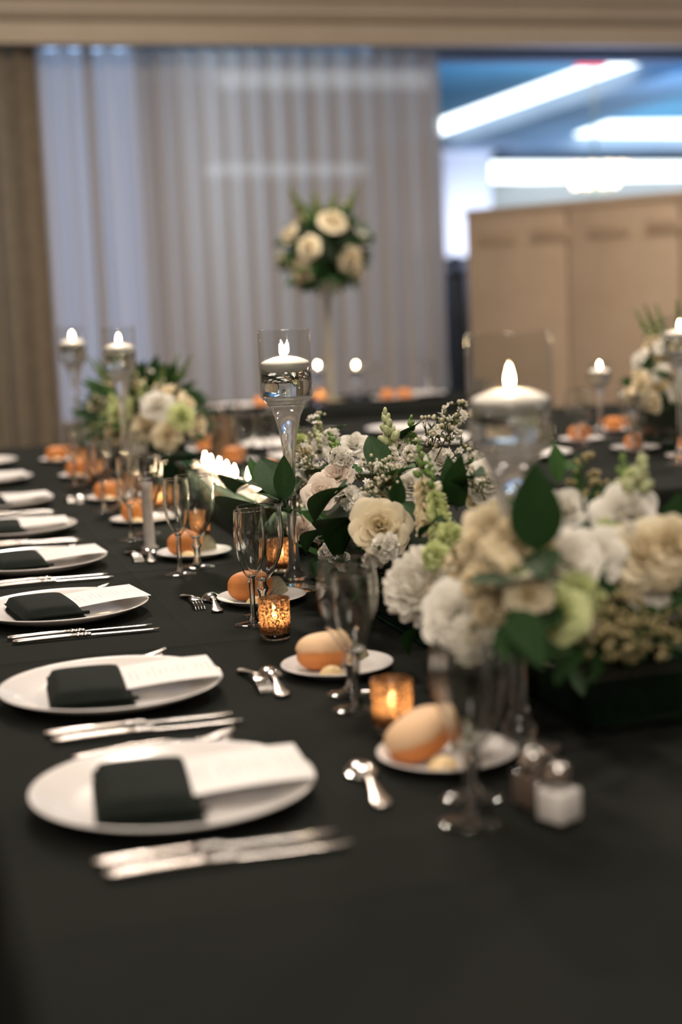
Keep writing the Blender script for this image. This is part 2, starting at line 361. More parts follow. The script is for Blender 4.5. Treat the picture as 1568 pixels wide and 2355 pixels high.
# sheer drapery
def drape(x0, x1, y, z0, z1, per, amp, seed, mat, name, header=.16):
    rr = random.Random(seed); n = int((x1-x0)/per*9); ph = [0.0]; w_ = []
    for i in range(n): ph.append(ph[-1]+2*PI/9*rr.uniform(.75, 1.25)); w_.append(rr.uniform(.6, 1.25))
    w_.append(1)
    zs = [z0, z0+.8, z0+1.6, z1-header-.05, z1-header, z1-header+.03, z1]
    vs = []; fs = []
    for j, z in enumerate(zs):
        k = [1.15, 1.1, 1, .85, .55, .8, .8][j]
        for i in range(n+1):
            vs.append((x0+(x1-x0)*i/n, y+math.sin(ph[i])*amp*k*w_[i]+.006*math.sin(i*.7+j), z))
    m = n+1
    for j in range(len(zs)-1):
        for i in range(n): fs.append((j*m+i, j*m+i+1, (j+1)*m+i+1, (j+1)*m+i))
    return mesh(name, vs, fs, mat)
tag(link('sheer_curtain', drape(.92, .3665*YW, YW, .02, SOFB+.02, .150, .058, 3, 'sheer_cloth', 'sheer_curtain')), 'wide pleated sheer greige curtain hanging along the back wall', 'curtain')
tag(link('side_drape', drape(-.4, .99, YW-.16, .02, SOFB+.02, .13, .05, 5, 'drape_brown', 'side_drape')), 'brown opaque drape bunched at the left end of the sheer curtain', 'curtain')

# neighbouring hall seen through the opening and through the sheer
HZ = 4.2
struct('ceiling_hall', box('ceiling_hall', -6, 30, YW+.3, 40, HZ, HZ+.1, 'hall_blue'))
struct('wall_hall_far', box('wall_hall_far', -6, 30, 38, 38.2, 0, HZ, 'hall_wall'))
struct('wall_hall_left', box('wall_hall_left', -6.2, -6, YW+.3, 38, 0, HZ, 'hall_wall'))
def ceil_prism(name, pts, z0, z1, mat):
    b = [Vector((p.x, p.y, z0)) for p in pts]; t = [Vector((p.x, p.y, z1)) for p in pts]; n = len(pts)
    return mesh(name, b+t, [tuple(range(n)), tuple(range(2*n-1, n-1, -1))]+[(i, n+i, n+(i+1) % n, (i+1) % n) for i in range(n)], mat, False)
hz = HZ-TZ
p = lambda x, y, z=hz-.04: at(x, y, z)
for i, (q, lab) in enumerate([([p(700, 440), p(1330, 165), p(1700, 35), p(1730, 72), p(700, 470)], 'long diagonal glowing light strip on the blue hall ceiling'),
           ([p(1280, 328), p(1400, 285), p(1750, 281), p(1750, 332)], 'bright horizontal light strip between the diagonal strip and the chandelier'),
           ([p(1110, 418), p(1125, 378), p(1750, 378), p(1750, 418)], 'lowest horizontal light strip on the hall ceiling behind the chandelier'),
           ([p(470, 405), p(480, 380), p(840, 380), p(840, 405)], 'faint light strip seen low through the sheer curtain'),
           ([p(500, 205), p(500, 172), p(980, 172), p(990, 205)], 'faint light strip seen high through the sheer curtain')]):
    if i == 0: q = [p(1003, 284), p(1330, 165), p(1525, 138), p(1537, 158), p(1012, 330)]
    solo('ceiling_light_strip', ceil_prism('ceiling_light_strip', q, HZ-.04, HZ+.01, 'strip_light' if i < 3 else 'strip_dim'), lab, 'light strip', (0, 0, 0), 0, 'light strips on the hall ceiling')
bz = hz-.30
struct('trim_3', ceil_prism('trim_3', [at(1008, 345, bz), at(1550, 168, bz), at(1760, 150, bz), at(1130, 362, bz)], HZ-.30, HZ, 'hall_grey'))
struct('trim_4', ceil_prism('trim_4', [at(1130, 345, bz), at(1760, 345, bz), at(1760, 368, bz), at(1130, 368, bz)], HZ-.30, HZ, 'hall_grey'))
# white-lit pillar with a dark lower half
PYY = at(1066, 352, HZ-TZ-.3).y; pc = aty(1066, 480, PYY); hw = 118/FPX*PYY*1.05/2
t = thing('pillar', 'pale lavender lit pillar with dark base beyond the curtain edge', 'pillar', (pc.x, pc.y, 0))
zs_ = aty(1045, 592, PYY).z
link('shaft', box('shaft', -hw, hw, -.25, .25, zs_, HZ-.32, 'hall_white', .03), t)
link('base', box('base', -hw*.98, hw*.98, -.24, .24, 0, zs_, 'navy_dark', .02), t)
link('capital', box('capital', -hw*1.12, hw*1.12, -.3, .3, HZ-.34, HZ-.22, 'hall_white', .02), t)
lamp('pillar_uplight', (pc.x-.1, pc.y-2.2, 2.2), 70, (.80, .82, 1.0), .5, (math.radians(80), 0, 0))
# dark post with a rounded knob standing in the gap
pp = aty(1046, 592, 10.9)
t = thing('gate_post', 'dark navy post with rounded knob between curtain and tan partition', 'post', (pp.x, pp.y, 0))
link('shaft', box('shaft', -.055, .055, -.055, .055, 0, pp.z-.12, 'navy_dark', .01), t)
link('collar', box('collar', -.065, .065, -.065, .065, pp.z-.14, pp.z-.10, 'navy_dark', .008), t)
mb = MB(); mb.add(*g_lathe([(0, pp.z-.10), (.03, pp.z-.10), (.022, pp.z-.075), (.045, pp.z-.04), (.04, pp.z-.01), (.015, pp.z+.012), (0, pp.z+.015)], 16)); link('knob', mb.mesh('knob', 'navy_dark'), t)
# red glowing sign
sg = aty(1358, 140, 14.0)
t = thing('exit_sign', 'small glowing red sign hanging from the hall ceiling', 'sign', (sg.x, sg.y, sg.z))
link('sign_box', box('sign_box', -.15, .15, -.03, .03, -.07, .10, 'exit_red', .01), t)
link('hanger', box('hanger', -.01, .01, -.01, .01, .10, HZ-sg.z, 'hall_grey'), t)
# chandelier
c = aty(1368, 412, 19.0)
t = thing('chandelier', 'warm glowing chandelier hanging in the blue-lit hall', 'chandelier', (c.x, c.y, c.z))
mb = MB(); mb.add(*g_lathe([(0, -.22), (.05, -.18), (.03, -.08), (.06, 0), (.02, .1), (.015, HZ-c.z), (0, HZ-c.z)], 12)); link('stem', mb.mesh('stem', 'brass'), t)
for rr_, zz, n_ in ((.40, .03, 12), (.26, -.12, 8)):
    mb = MB(); mb.add(*g_grid(lambda u, v: ((rr_+.02*math.cos(2*PI*v))*math.cos(2*PI*u), (rr_+.02*math.cos(2*PI*v))*math.sin(2*PI*u), zz+.02*math.sin(2*PI*v)), 24, 7, True)); link('ring', mb.mesh('ring', 'brass'), t)
    sh = MB(); sh.add(*g_lathe([(.02, 0), (.055, .03), (.075, .10), (.06, .15), (0, .16)], 10)); shm = sh.mesh('glass_shade', 'chandelier_glow')
    for k in range(n_):
        a = 2*PI*k/n_; link('glass_shade', shm, t, loc=(rr_*math.cos(a), rr_*math.sin(a), zz))
    for k in range(4):
        a = PI/2*k; mb = MB(); mb.add(*g_tube([(0, 0, zz+.05), (rr_*.5*math.cos(a), rr_*.5*math.sin(a), zz-.03), (rr_*math.cos(a), rr_*math.sin(a), zz)], .012)); link('arm', mb.mesh('arm', 'brass'), t)
# daylight window behind the sheer at the left
wl, wr = .10*(YW+.6), .165*(YW+.6)
wo = struct('window_1', box('window_1', wl, wr, YW+.62, YW+.66, .55, 3.02, 'window_daylight'))
for x in (wl, wr, (wl+wr)/2): link('window_frame', box('window_frame', x-.03, x+.03, YW+.56, YW+.64, .5, 3.06, 'hall_wall'), wo)
for z in (.52, 3.04): link('window_frame', box('window_frame', wl, wr, YW+.56, YW+.64, z-.03, z+.03, 'hall_wall'), wo)

# tan partition
pl, pr = aty(1076, 484, 9.6), None
dr = ray(1568, 440); s_ = (pl.z-CAM.z)/dr.z; pr = CAM+dr*s_
dv = (pr-pl); dv.z = 0; wlen = dv.length; ang = math.atan2(dv.y, dv.x)
t = thing('partition_wall', 'tan portable partition wall standing at the right side', 'partition', (pl.x, pl.y, 0), ang)
PWN = 4; pwid = wlen/2
pan = box('panel', .006, pwid-.006, -.03, .03, .03, pl.z-.05, 'partition_fabric', .006)
for k in range(PWN): link('panel', pan, t, loc=(k*pwid, 0, 0))
link('top_rail', box('top_rail', 0, PWN*pwid, -.036, .036, pl.z-.05, pl.z, 'partition_fabric', .006), t)
link('base_rail', box('base_rail', 0, PWN*pwid, -.036, .036, 0, .03, 'partition_band', .004), t)
bb = box('inset_band', .0, .30, -.038, -.028, pl.z-.24, pl.z-.16, 'partition_band', .004)
for k in range(int(PWN*pwid/.42)): link('inset_band', bb, t, loc=(.10+k*.42, 0, 0))

# ================================================================== TABLES AND CLOTHS
def banquet_table(x0, x1, y0, y1, label):
    t = thing('banquet_table', label, 'table', ((x0+x1)/2, (y0+y1)/2, 0), 0, 'banquet tables under black cloths')
    hx, hy = (x1-x0)/2-.012, (y1-y0)/2-.012
    link('table_top', box('table_top', -hx, hx, -hy, hy, TZ-.032, TZ-.004, 'plywood', .006), t)
    lg = box('leg', -.02, .02, -.02, .02, 0, TZ-.032, 'steel_leg', .004)
    for a in (-1, 1):
        for b in (-1, 1): link('leg', lg, t, loc=(a*(hx-.12), b*(hy-.12), 0))
def cloth(x0, x1, y0, y1, name_label, creases_x=(), creases_y=(), lift=0.0, drop=.70, seed=1, ends=(True, True)):
    """one mesh: flat top with raised fold creases and draping sides with soft folds"""
    rr = random.Random(seed)
    def axis(a, b, cr, step):
        s = set([a, b]); k = int((b-a)/step)
        for i in range(1, k): s.add(a+(b-a)*i/k)
        for c_ in cr:
            for d in (-.010, -.004, 0, .004, .010): s.add(c_+d)
        return sorted(v for v in s if a <= v <= b)
    X = axis(x0, x1, creases_x, .12); Y = axis(y0, y1, creases_y, .16)
    def zt(x, y):
        z = lift
        for c_ in creases_x: z += .0022*max(0, 1-abs(x-c_)/.006)
        for c_ in creases_y: z += .0022*max(0, 1-abs(y-c_)/.006)
        return z+.0006*math.sin(x*9+seed)*math.sin(y*7)
    vs = [(x, y, TZ+zt(x, y)) for y in Y for x in X]; nx = len(X); fs = []
    for j in range(len(Y)-1):
        for i in range(nx-1): fs.append((j*nx+i, j*nx+i+1, (j+1)*nx+i+1, (j+1)*nx+i))
    # skirt round the rim
    rim = []
    def seg(a, b, n): return [(a[0]+(b[0]-a[0])*i/n, a[1]+(b[1]-a[1])*i/n) for i in range(n)]
    sides = []
    if True:
        sides.append(((x0, y1), (x0, y0), (-1, 0)))
        if ends[0]: sides.append(((x0, y0), (x1, y0), (0, -1)))
        sides.append(((x1, y0), (x1, y1), (1, 0)))
        if ends[1]: sides.append(((x1, y1), (x0, y1), (0, 1)))
    for a, b, nrm in sides:
        Ls = math.hypot(b[0]-a[0], b[1]-a[1]); n = max(8, int(Ls/.03)); ph = rr.uniform(0, 6)
        prof = [(0, 0), (.010, -.004), (.016, -.018), (.019, -.10), (.026, -drop*.5), (.034, -drop)]
        base = len(vs)
        for k, (o, dz) in enumerate(prof):
            for i in range(n+1):
                f = i/n; s = f*Ls
                wv = (.5+.5*math.sin(s*2*PI/.21+ph+.8*math.sin(s*3)))*(.0, .0, .002, .012, .03, .045)[k]
                px_, py_ = a[0]+(b[0]-a[0])*f, a[1]+(b[1]-a[1])*f
                vs.append((px_+nrm[0]*(o+wv), py_+nrm[1]*(o+wv), TZ+lift+dz))
        m = n+1
        for k in range(len(prof)-1):
            for i in range(n): fs.append((base+k*m+i, base+(k+1)*m+i, base+(k+1)*m+i+1, base+k*m+i+1))
    return tag(link('tablecloth', mesh('tablecloth', vs, fs, 'cloth_black')), name_label, 'tablecloth', 'black tablecloths')
TX0, TX1 = .078, 1.54
banquet_table(TX0, TX1, .42, 2.13, 'long banquet table under the nearest black cloth, candles on its centre line')
banquet_table(TX0, TX1, 2.17, 6.32, 'far section of the long banquet table under the second black cloth')
cloth(TX0-.004, TX1+.004, .40, 2.155, 'black tablecloth nearest the camera on the main banquet table', (.84,), (1.27,), .0035, seed=1, ends=(True, False))
cloth(TX0, TX1, 2.16, 6.33, 'black tablecloth on the far part of the main table, with fold creases', (.437, .84, 1.24), (2.366, 3.1, 3.9, 4.7, 5.5), 0, seed=2, ends=(False, True))
BX0, BX1, BY0, BY1 = 1.35, 3.05, 7.55, 8.45
banquet_table(BX0, BX1, BY0, BY1, 'small banquet table in front of the sheer curtain')
cloth(BX0-.01, BX1+.01, BY0-.01, BY1+.01, 'black tablecloth on the table in front of the sheer curtain', (), (), 0, seed=3)
RX0, RX1, RY0, RY1 = 1.765, 3.25, 3.7, 6.6
banquet_table(RX0, RX1, RY0, RY1, 'second long banquet table, parallel to the main one at its right')
cloth(RX0-.01, RX1+.01, RY0-.01, RY1+.01, 'black tablecloth on the parallel table to the right', (), (), 0, seed=4)
NZ = .0045     # cloth thickness above the near section

# ================================================================== TABLEWARE
ME = {}
ME['plate'] = lathe('dinner_plate', [(0, .006), (.100, .006), (.118, .0085), (.140, .0175), (.1495, .0225), (.1525, .0228), (.1532, .0215), (.150, .0195), (.132, .0105), (.105, .002), (.098, 0), (.092, .0015), (0, .0015)], 'china', 72)
ME['bplate'] = lathe('bread_plate', [(0, .005), (.050, .005), (.062, .0075), (.076, .013), (.080, .0142), (.081, .013), (.078, .0115), (.062, .004), (.054, 0), (.05, .001), (0, .001)], 'china', 56)
# napkin: two folds of cloth
mb = MB(); mb.add(*g_pillow(.112, .190, .012, 14)); ME['nap_low'] = mb.mesh('lower_fold', 'napkin_green')
mb = MB(); mb.add(*g_pillow(.106, .178, .017, 10, sag=.25)); ME['nap_up'] = mb.mesh('upper_fold', 'napkin_green')
mb = MB(); mb.add(*g_strip([(-.050, .002, 0), (-.02, .0035, .001), (.03, .0035, .001), (.055, .002, 0)], .006)); ME['nap_hem'] = mb.mesh('hem_roll', 'napkin_green')
ME['card'] = mesh('menu_card', *(lambda g: (g[0]+[(x, y, z-.0005) for x, y, z in g[0]], g[1]+[tuple(i+len(g[0]) for i in reversed(f)) for f in g[1]]))(g_grid(lambda u, v: (.135*u, (v-.5)*.132, .003*math.sin(PI*u)+.004*u*u), 10, 4)), 'printed_card')
mb = MB(); mb.add(*g_strip([(0, .002, .004), (.003, .005, .004), (.012, .0068, .0042), (.05, .0060, .0048), (.092, .0048, .005), (.104, .0044, .005)], .0072)); ME['kn_handle'] = mb.mesh('handle', 'silver_dull')
mb = MB()
for x, r in ((.106, .0062), (.1125, .0050), (.118, .0060), (.124, .0045)): mb.add(*g_ball(r, 12, 6, .72), Matrix.Translation((x, 0, .005)))
ME['kn_bolster'] = mb.mesh('bolster', 'silver')
mb = MB(); mb.add(*g_strip([(.122, .004, .005), (.128, .0052, .0045), (.16, .0066, .0042), (.21, .0076, .004), (.228, .0066, .004), (.238, .0032, .004), (.240, .001, .004)], .0022)); ME['kn_blade'] = mb.mesh('blade', 'silver')
mb = MB(); mb.add(*g_strip([(0, .003, .003), (.003, .0085, .003), (.014, .0105, .0032), (.03, .0075, .0045), (.07, .0036, .008), (.11, .0032, .0085), (.122, .0048, .007)], .0034)); ME['fk_handle'] = mb.mesh('handle', 'silver_dull')
mb = MB(); mb.add(*g_strip([(.120, .004, .007), (.132, .0095, .004), (.146, .0118, .003), (.154, .0115, .003)], .0026)); ME['fk_head'] = mb.mesh('head', 'silver')
for k in range(4):
    mb = MB(); y_ = (-.0088+k*.00587); mb.add(*g_strip([(.150, .0019, .003), (.170, .0016, .005), (.190, .0013, .010), (.198, .0006, .013)], .0022), Matrix.Translation((0, y_, 0))); ME['fk_tine%d' % k] = mb.mesh('tine', 'silver')
mb = MB(); mb.add(*g_strip([(0, .003, .003), (.003, .0085, .003), (.014, .0110, .0035), (.03, .0078, .006), (.07, .0038, .013), (.10, .0036, .017), (.118, .005, .0185)], .0036)); ME['dk_handle'] = mb.mesh('handle', 'silver_dull')
mb = MB(); mb.add(*g_strip([(.116, .0045, .0185), (.128, .0105, .018), (.140, .0130, .0165), (.147, .0128, .0155)], .0028)); ME['dk_head'] = mb.mesh('head', 'silver')
for k in range(4):
    mb = MB(); y_ = (-.0098+k*.00653); mb.add(*g_strip([(.144, .0021, .0158), (.160, .0018, .0125), (.176, .0015, .007), (.184, .0007, .0022)], .0024), Matrix.Translation((0, y_, 0))); ME['dk_tine%d' % k] = mb.mesh('tine', 'silver')
mb = MB(); mb.add(*g_strip([(0, .003, .0025), (.003, .009, .0025), (.013, .0115, .003), (.03, .008, .0045), (.06, .004, .010), (.088, .0034, .0105), (.102, .0045, .0075)], .0036)); ME['sp_handle'] = mb.mesh('handle', 'silver_dull')
def spoonbowl():
    def f(u, v, off):
        a = 2*PI*u; r = v; x = .122+.0255*r*math.cos(a); y = .0175*r*math.sin(a)*(1-.10*math.cos(a)); return (x, y, .0018+.0125*math.sqrt(max(0, 1-r*r*.98))+off)
    v1, f1 = g_grid(lambda u, v: f(u, v, 0), 28, 8, True); v2, f2 = g_grid(lambda u, v: f(u, v, -.0012), 28, 8, True)
    mb = MB(); mb.add(v1, f1); mb.add(v2, [tuple(reversed(q)) for q in f2]); o = len(v1); L = 28*7
    mb.f += [(L+i, o+L+i, o+L+(i+1) % 28, L+(i+1) % 28) for i in range(28)]
    return mb.mesh('bowl', 'silver')
ME['sp_bowl'] = spoonbowl()
# glasses
def cup(prof, th):   # closed thin wall: outer profile up, inner profile back down
    r1, z1 = prof[-1]; lip = [(r1, z1-.0016), (r1, z1-.0007), (r1-th*.2, z1), (r1-th*.8, z1), (r1-th, z1-.0007), (r1-th, z1-.0016)]
    return prof[:-1]+lip+[(max(r-th, 0), z) for r, z in prof[-2::-1]]
ME['fl_bowl'] = lathe('bowl', cup([(.0062, .0800), (.0105, .0845), (.0175, .097), (.0228, .115), (.0256, .138), (.0262, .158), (.0255, .178), (.0246, .1935)], .0013)+[(0, .0845)], 'glass_solid', 44)
ME['fl_stem'] = lathe('stem', [(0, .086), (.004, .0835), (.0062, .0800), (.0052, .070), (.0046, .055), (.0046, .025), (.0058, .012), (.0085, .0065), (.0085, .004), (0, .004)], 'glass_solid', 24)
ME['fl_foot'] = lathe('foot', [(0, .0062), (.010, .0055), (.022, .0032), (.0315, .0022), (.0325, .0012), (.0315, 0), (0, 0)], 'glass_thin', 44)
ME['gb_bowl'] = lathe('bowl', cup([(.0075, .0600), (.0140, .066), (.0235, .080), (.0330, .100), (.0385, .120), (.0408, .140), (.0403, .160), (.0385, .178), (.0376, .190)], .0015)+[(0, .0655)], 'glass_solid', 48)
ME['gb_stem'] = lathe('stem', [(0, .068), (.006, .0645), (.0078, .0600), (.0072, .054), (.0105, .048), (.0108, .044), (.0072, .038), (.0062, .026), (.0072, .014), (.0115, .008), (.0115, .0045), (0, .0045)], 'glass_solid', 28)
ME['gb_foot'] = lathe('foot', [(0, .0068), (.012, .006), (.025, .0036), (.034, .0024), (.035, .0013), (.034, 0), (0, 0)], 'glass_thin', 48)
# votive
ME['vt_wall'] = lathe('cup_wall', [(.0245, .0095), (.0250, .03), (.0254, .0655), (.0240, .066), (.0234, .03), (.0230, .0105)], 'mercury_glass', 44)
ME['vt_base'] = lathe('cup_base', [(0, 0), (.0225, 0), (.0243, .002), (.0247, .0098), (.0228, .0104), (0, .0104)], 'glass_solid', 44)
ME['tl_wax'] = lathe('wax', [(0, .0), (.0185, 0), (.019, .002), (.019, .015), (.017, .0165), (0, .0155)], 'wax', 28)
ME['wick'] = lathe('wick', [(0, 0), (.0008, 0), (.0007, .008), (0, .0085)], 'wick', 6)
ME['flame'] = lathe('flame', [(0, 0), (.0022, .0015), (.0040, .006), (.0042, .010), (.0030, .017), (.0013, .024), (0, .029)], 'flame', 14)
# tall floating-candle holder
HP = [(0, .0), (.047, 0), (.0485, .0014), (.047, .003), (.030, .006), (.019, .010), (.0165, .016), (.0205, .022), (.0205, .027), (.0150, .034), (.0108, .05), (.0092, .09), (.0090, .16), (.0098, .22), (.0122, .262), (.0170, .295), (.0245, .324), (.0345, .345), (.0420, .354), (.0460, .357), (0, .3575)]
ME['ho_stem'] = lathe('stem', HP, 'glass_glow_tint', 44)
ME['ho_bowl'] = lathe('bowl', cup([(.0462, .3578), (.0483, .3600), (.0483, .42), (.0484, .482)], .0017)+[(.0446, .3605), (0, .3605)], 'glass_thin', 56)
ME['ho_water'] = lathe('water', [(0, .3612), (.0448, .3612), (.0463, .363), (.0463, .4205), (0, .4205)], 'water', 56)
ME['fc_wax'] = lathe('wax', [(0, -.019), (.028, -.0175), (.039, -.012), (.0435, -.004), (.0440, .003), (.0425, .0045), (.034, .0085), (.022, .0125), (.010, .0142), (0, .0132)], 'wax', 48)
ME['fc_flame'] = lathe('flame', [(0, 0), (.0030, .002), (.0054, .007), (.0057, .012), (.0043, .019), (.0018, .027), (0, .033)], 'flame', 16)

def put(parent, *names, mtx=None):
    for n in names:
        nm, me = n; link(nm, ME[me], parent, mtx)
def plate_at(x, y, z, label, grp): return solo('dinner_plate', ME['plate'], label, 'plate', T3(x, y, z), 0, grp)
def knife_at(x, y, z, rz, label, grp):
    t = thing('table_knife', label, 'knife', T3(x, y, z), rz, grp); put(t, ('handle', 'kn_handle'), ('bolster', 'kn_bolster'), ('blade', 'kn_blade')); return t
def fork_at(x, y, z, rz, label, grp, s=1, name='table_fork', k_='fk'):
    t = thing(name, label, 'fork', T3(x, y, z), rz, grp); t.scale = (s, s, s)
    put(t, ('handle', k_+'_handle'), ('head', k_+'_head'), *[('tine', k_+'_tine%d' % k) for k in range(4)]); return t
def spoon_at(x, y, z, rz, label, grp):
    t = thing('dessert_spoon', label, 'spoon', T3(x, y, z), rz, grp); put(t, ('handle', 'sp_handle'), ('bowl', 'sp_bowl')); return t
def glass_at(kind, x, y, z, label, grp, sz=1):
    nm = 'champagne_flute' if kind == 'fl' else 'water_goblet'
    t = thing(nm, label, 'glass', T3(x, y, z), 0, grp); t.scale.z = sz; put(t, ('bowl', kind+'_bowl'), ('stem', kind+'_stem'), ('foot', kind+'_foot')); return t
def votive_at(x, y, z, label, grp, s=1):
    t = thing('votive_cup', label+', speckled mercury glass votive cup', 'votive', T3(x, y, z), R_.uniform(0, 6), grp); t.scale = (s,)*3
    put(t, ('cup_wall', 'vt_wall'), ('cup_base', 'vt_base'))
    c = thing('tealight_candle', 'lit tealight inside the votive cup '+label, 'candle', T3(x, y, z+.0108*s), 0, 'tealights in votive cups'); c.scale = (s,)*3
    link('wax', ME['tl_wax'], c); link('wick', ME['wick'], c, loc=(0, 0, .0155)); link('flame', ME['flame'], c, loc=(0, 0, .019))
def holder_at(x, y, z, where, s=1, twin=False, sz=None, wl=.4205):
    t = thing('candle_holder', 'stemmed glass candle holder, '+where, 'candle holder', T3(x, y, z), 0, 'stemmed floating candle holders'); t.scale = (s, s, sz or s)
    put(t, ('stem', 'ho_stem'), ('bowl', 'ho_bowl'))
    link('water', ME['ho_water'] if wl == .4205 else lathe('water', [(0, .3612), (.0448, .3612), (.0463, .363), (.0463, wl), (0, wl)], 'water', 56), t)
    k = sz or s
    c = thing('floating_candle', 'lit candle in holder '+where, 'candle', T3(x, y, z+wl*k-.001), 0, 'floating candles in stemmed holders'); c.scale = (s,)*3
    link('wax', ME['fc_wax'], c); link('wick', ME['wick'], c, loc=(0, 0, .0125))
    if twin:
        link('flame', ME['fc_flame'], c, Matrix.Translation((-.004, 0, .014)) @ Matrix.Rotation(-.25, 4, 'Y') @ Matrix.Scale(.72, 4))
        link('flame', ME['fc_flame'], c, Matrix.Translation((.003, .002, .016)) @ Matrix.Rotation(.12, 4, 'Y') @ Matrix.Scale(.85, 4))
    else: link('flame', ME['fc_flame'], c, Matrix.Translation((0, 0, .0160)) @ Matrix.Scale(.8, 4))

# bread rolls
def roll_mesh(name, lx, ly, lz, seam, mat, seed):
    rr = random.Random(seed); a0, a1 = rr.uniform(0, 6), rr.uniform(0, 6)
    def f(u, v):
        th = 2*PI*u; ph = PI*(v-.5); cz = math.sin(ph); r = max(0, math.cos(ph))**.72
        k = 1+.035*math.sin(2*th+a0)+.025*math.sin(3*th+a1)
        x, y = lx/2*r*k*math.cos(th), ly/2*r*k*math.sin(th)
        z = lz/2*(abs(cz)**.85)*(1 if cz > 0 else -1)+lz/2
        if seam:
            d = math.exp(-((z/lz-.52)/.055)**2); x *= 1-.07*d; y *= 1-.07*d
            if z/lz < .5: x *= .965; y *= .965
        return (x, y, max(z, .002))
    return mesh(name, *g_grid(f, 36, 26, True), mat)
ME['roll_a'] = roll_mesh('bread_roll', .082, .060, .052, True, 'crust_pale', 1)
ME['roll_b'] = roll_mesh('bread_roll', .086, .058, .053, False, 'crust', 2)
ME['roll_c'] = roll_mesh('bread_roll', .078, .062, .050, False, 'crust', 3)
def butter_mesh():
    def f(u, v):
        th = 2*PI*u; ph = PI/2*v; r = math.cos(ph)*(1+.05*math.sin(9*th)*math.cos(ph)); return (.0175*r*math.cos(th), .0135*r*math.sin(th), .0135*math.sin(ph))
    v, fc = g_grid(f, 36, 9, True); v.append((0, 0, 0)); o = len(v)-1
    return mesh('butter_scoop', v, fc+[(o, (i+1) % 36, i) for i in range(36)], 'butter')
ME['butter'] = butter_mesh()
def cracker_mesh():
    def f(u, v, s):
        a = PI*u; r = v; return (.024*r*math.cos(a), s*.0018+.004*math.sin(3*a)*r*.4, .034*r*math.sin(a)+.0005)
    v1, f1 = g_grid(lambda u, v: f(u, v, -1), 16, 5); v2, f2 = g_grid(lambda u, v: f(u, v, 1), 16, 5)
    mb = MB(); mb.add(v1, f1); mb.add(v2, [tuple(reversed(q)) for q in f2])
    o = len(v1); e = [4*16+i for i in range(16)]
    mb.f += [(e[i], e[i]+o, e[i+1]+o, e[i+1]) for i in range(15)]
    return mb.mesh('bread_crisp', 'cracker')
ME['crisp'] = cracker_mesh()

# ------------------------------------------------------------------ left-hand place settings of the main table
PX = .2557
PY = [1.597, 2.080, 2.713, 3.260, 3.803, 4.364, 5.012, 5.627]
BR = [(.575, 1.615), (.580, 2.085), (.606, 2.665), (.592, 3.235), (.575, 3.83), (.575, 4.33), (.570, 5.00), (.565, 5.60)]
FL = [(.522, 1.404), (.545, 1.871), (.548, 2.479), (.524, 3.026), (.504, 3.545), (.515, 4.10), (.515, 4.75), (.51, 5.36)]
GB = [(.554, 1.478), (.562, 1.953), (.582, 2.549), (.573, 3.095), (.556, 3.62), (.57, 4.17), (.565, 4.82), (.56, 5.43)]
NR = [-.10, -.06, .12, .05, -.03, .04, 0, .03]           # turn of napkin and card
RK = ['roll_a', 'roll_a', 'roll_b', 'roll_c', 'roll_b', 'roll_c', 'roll_b', 'roll_c']
RR = [.9, .12, .10, .3, .8, .2, .5, .1]
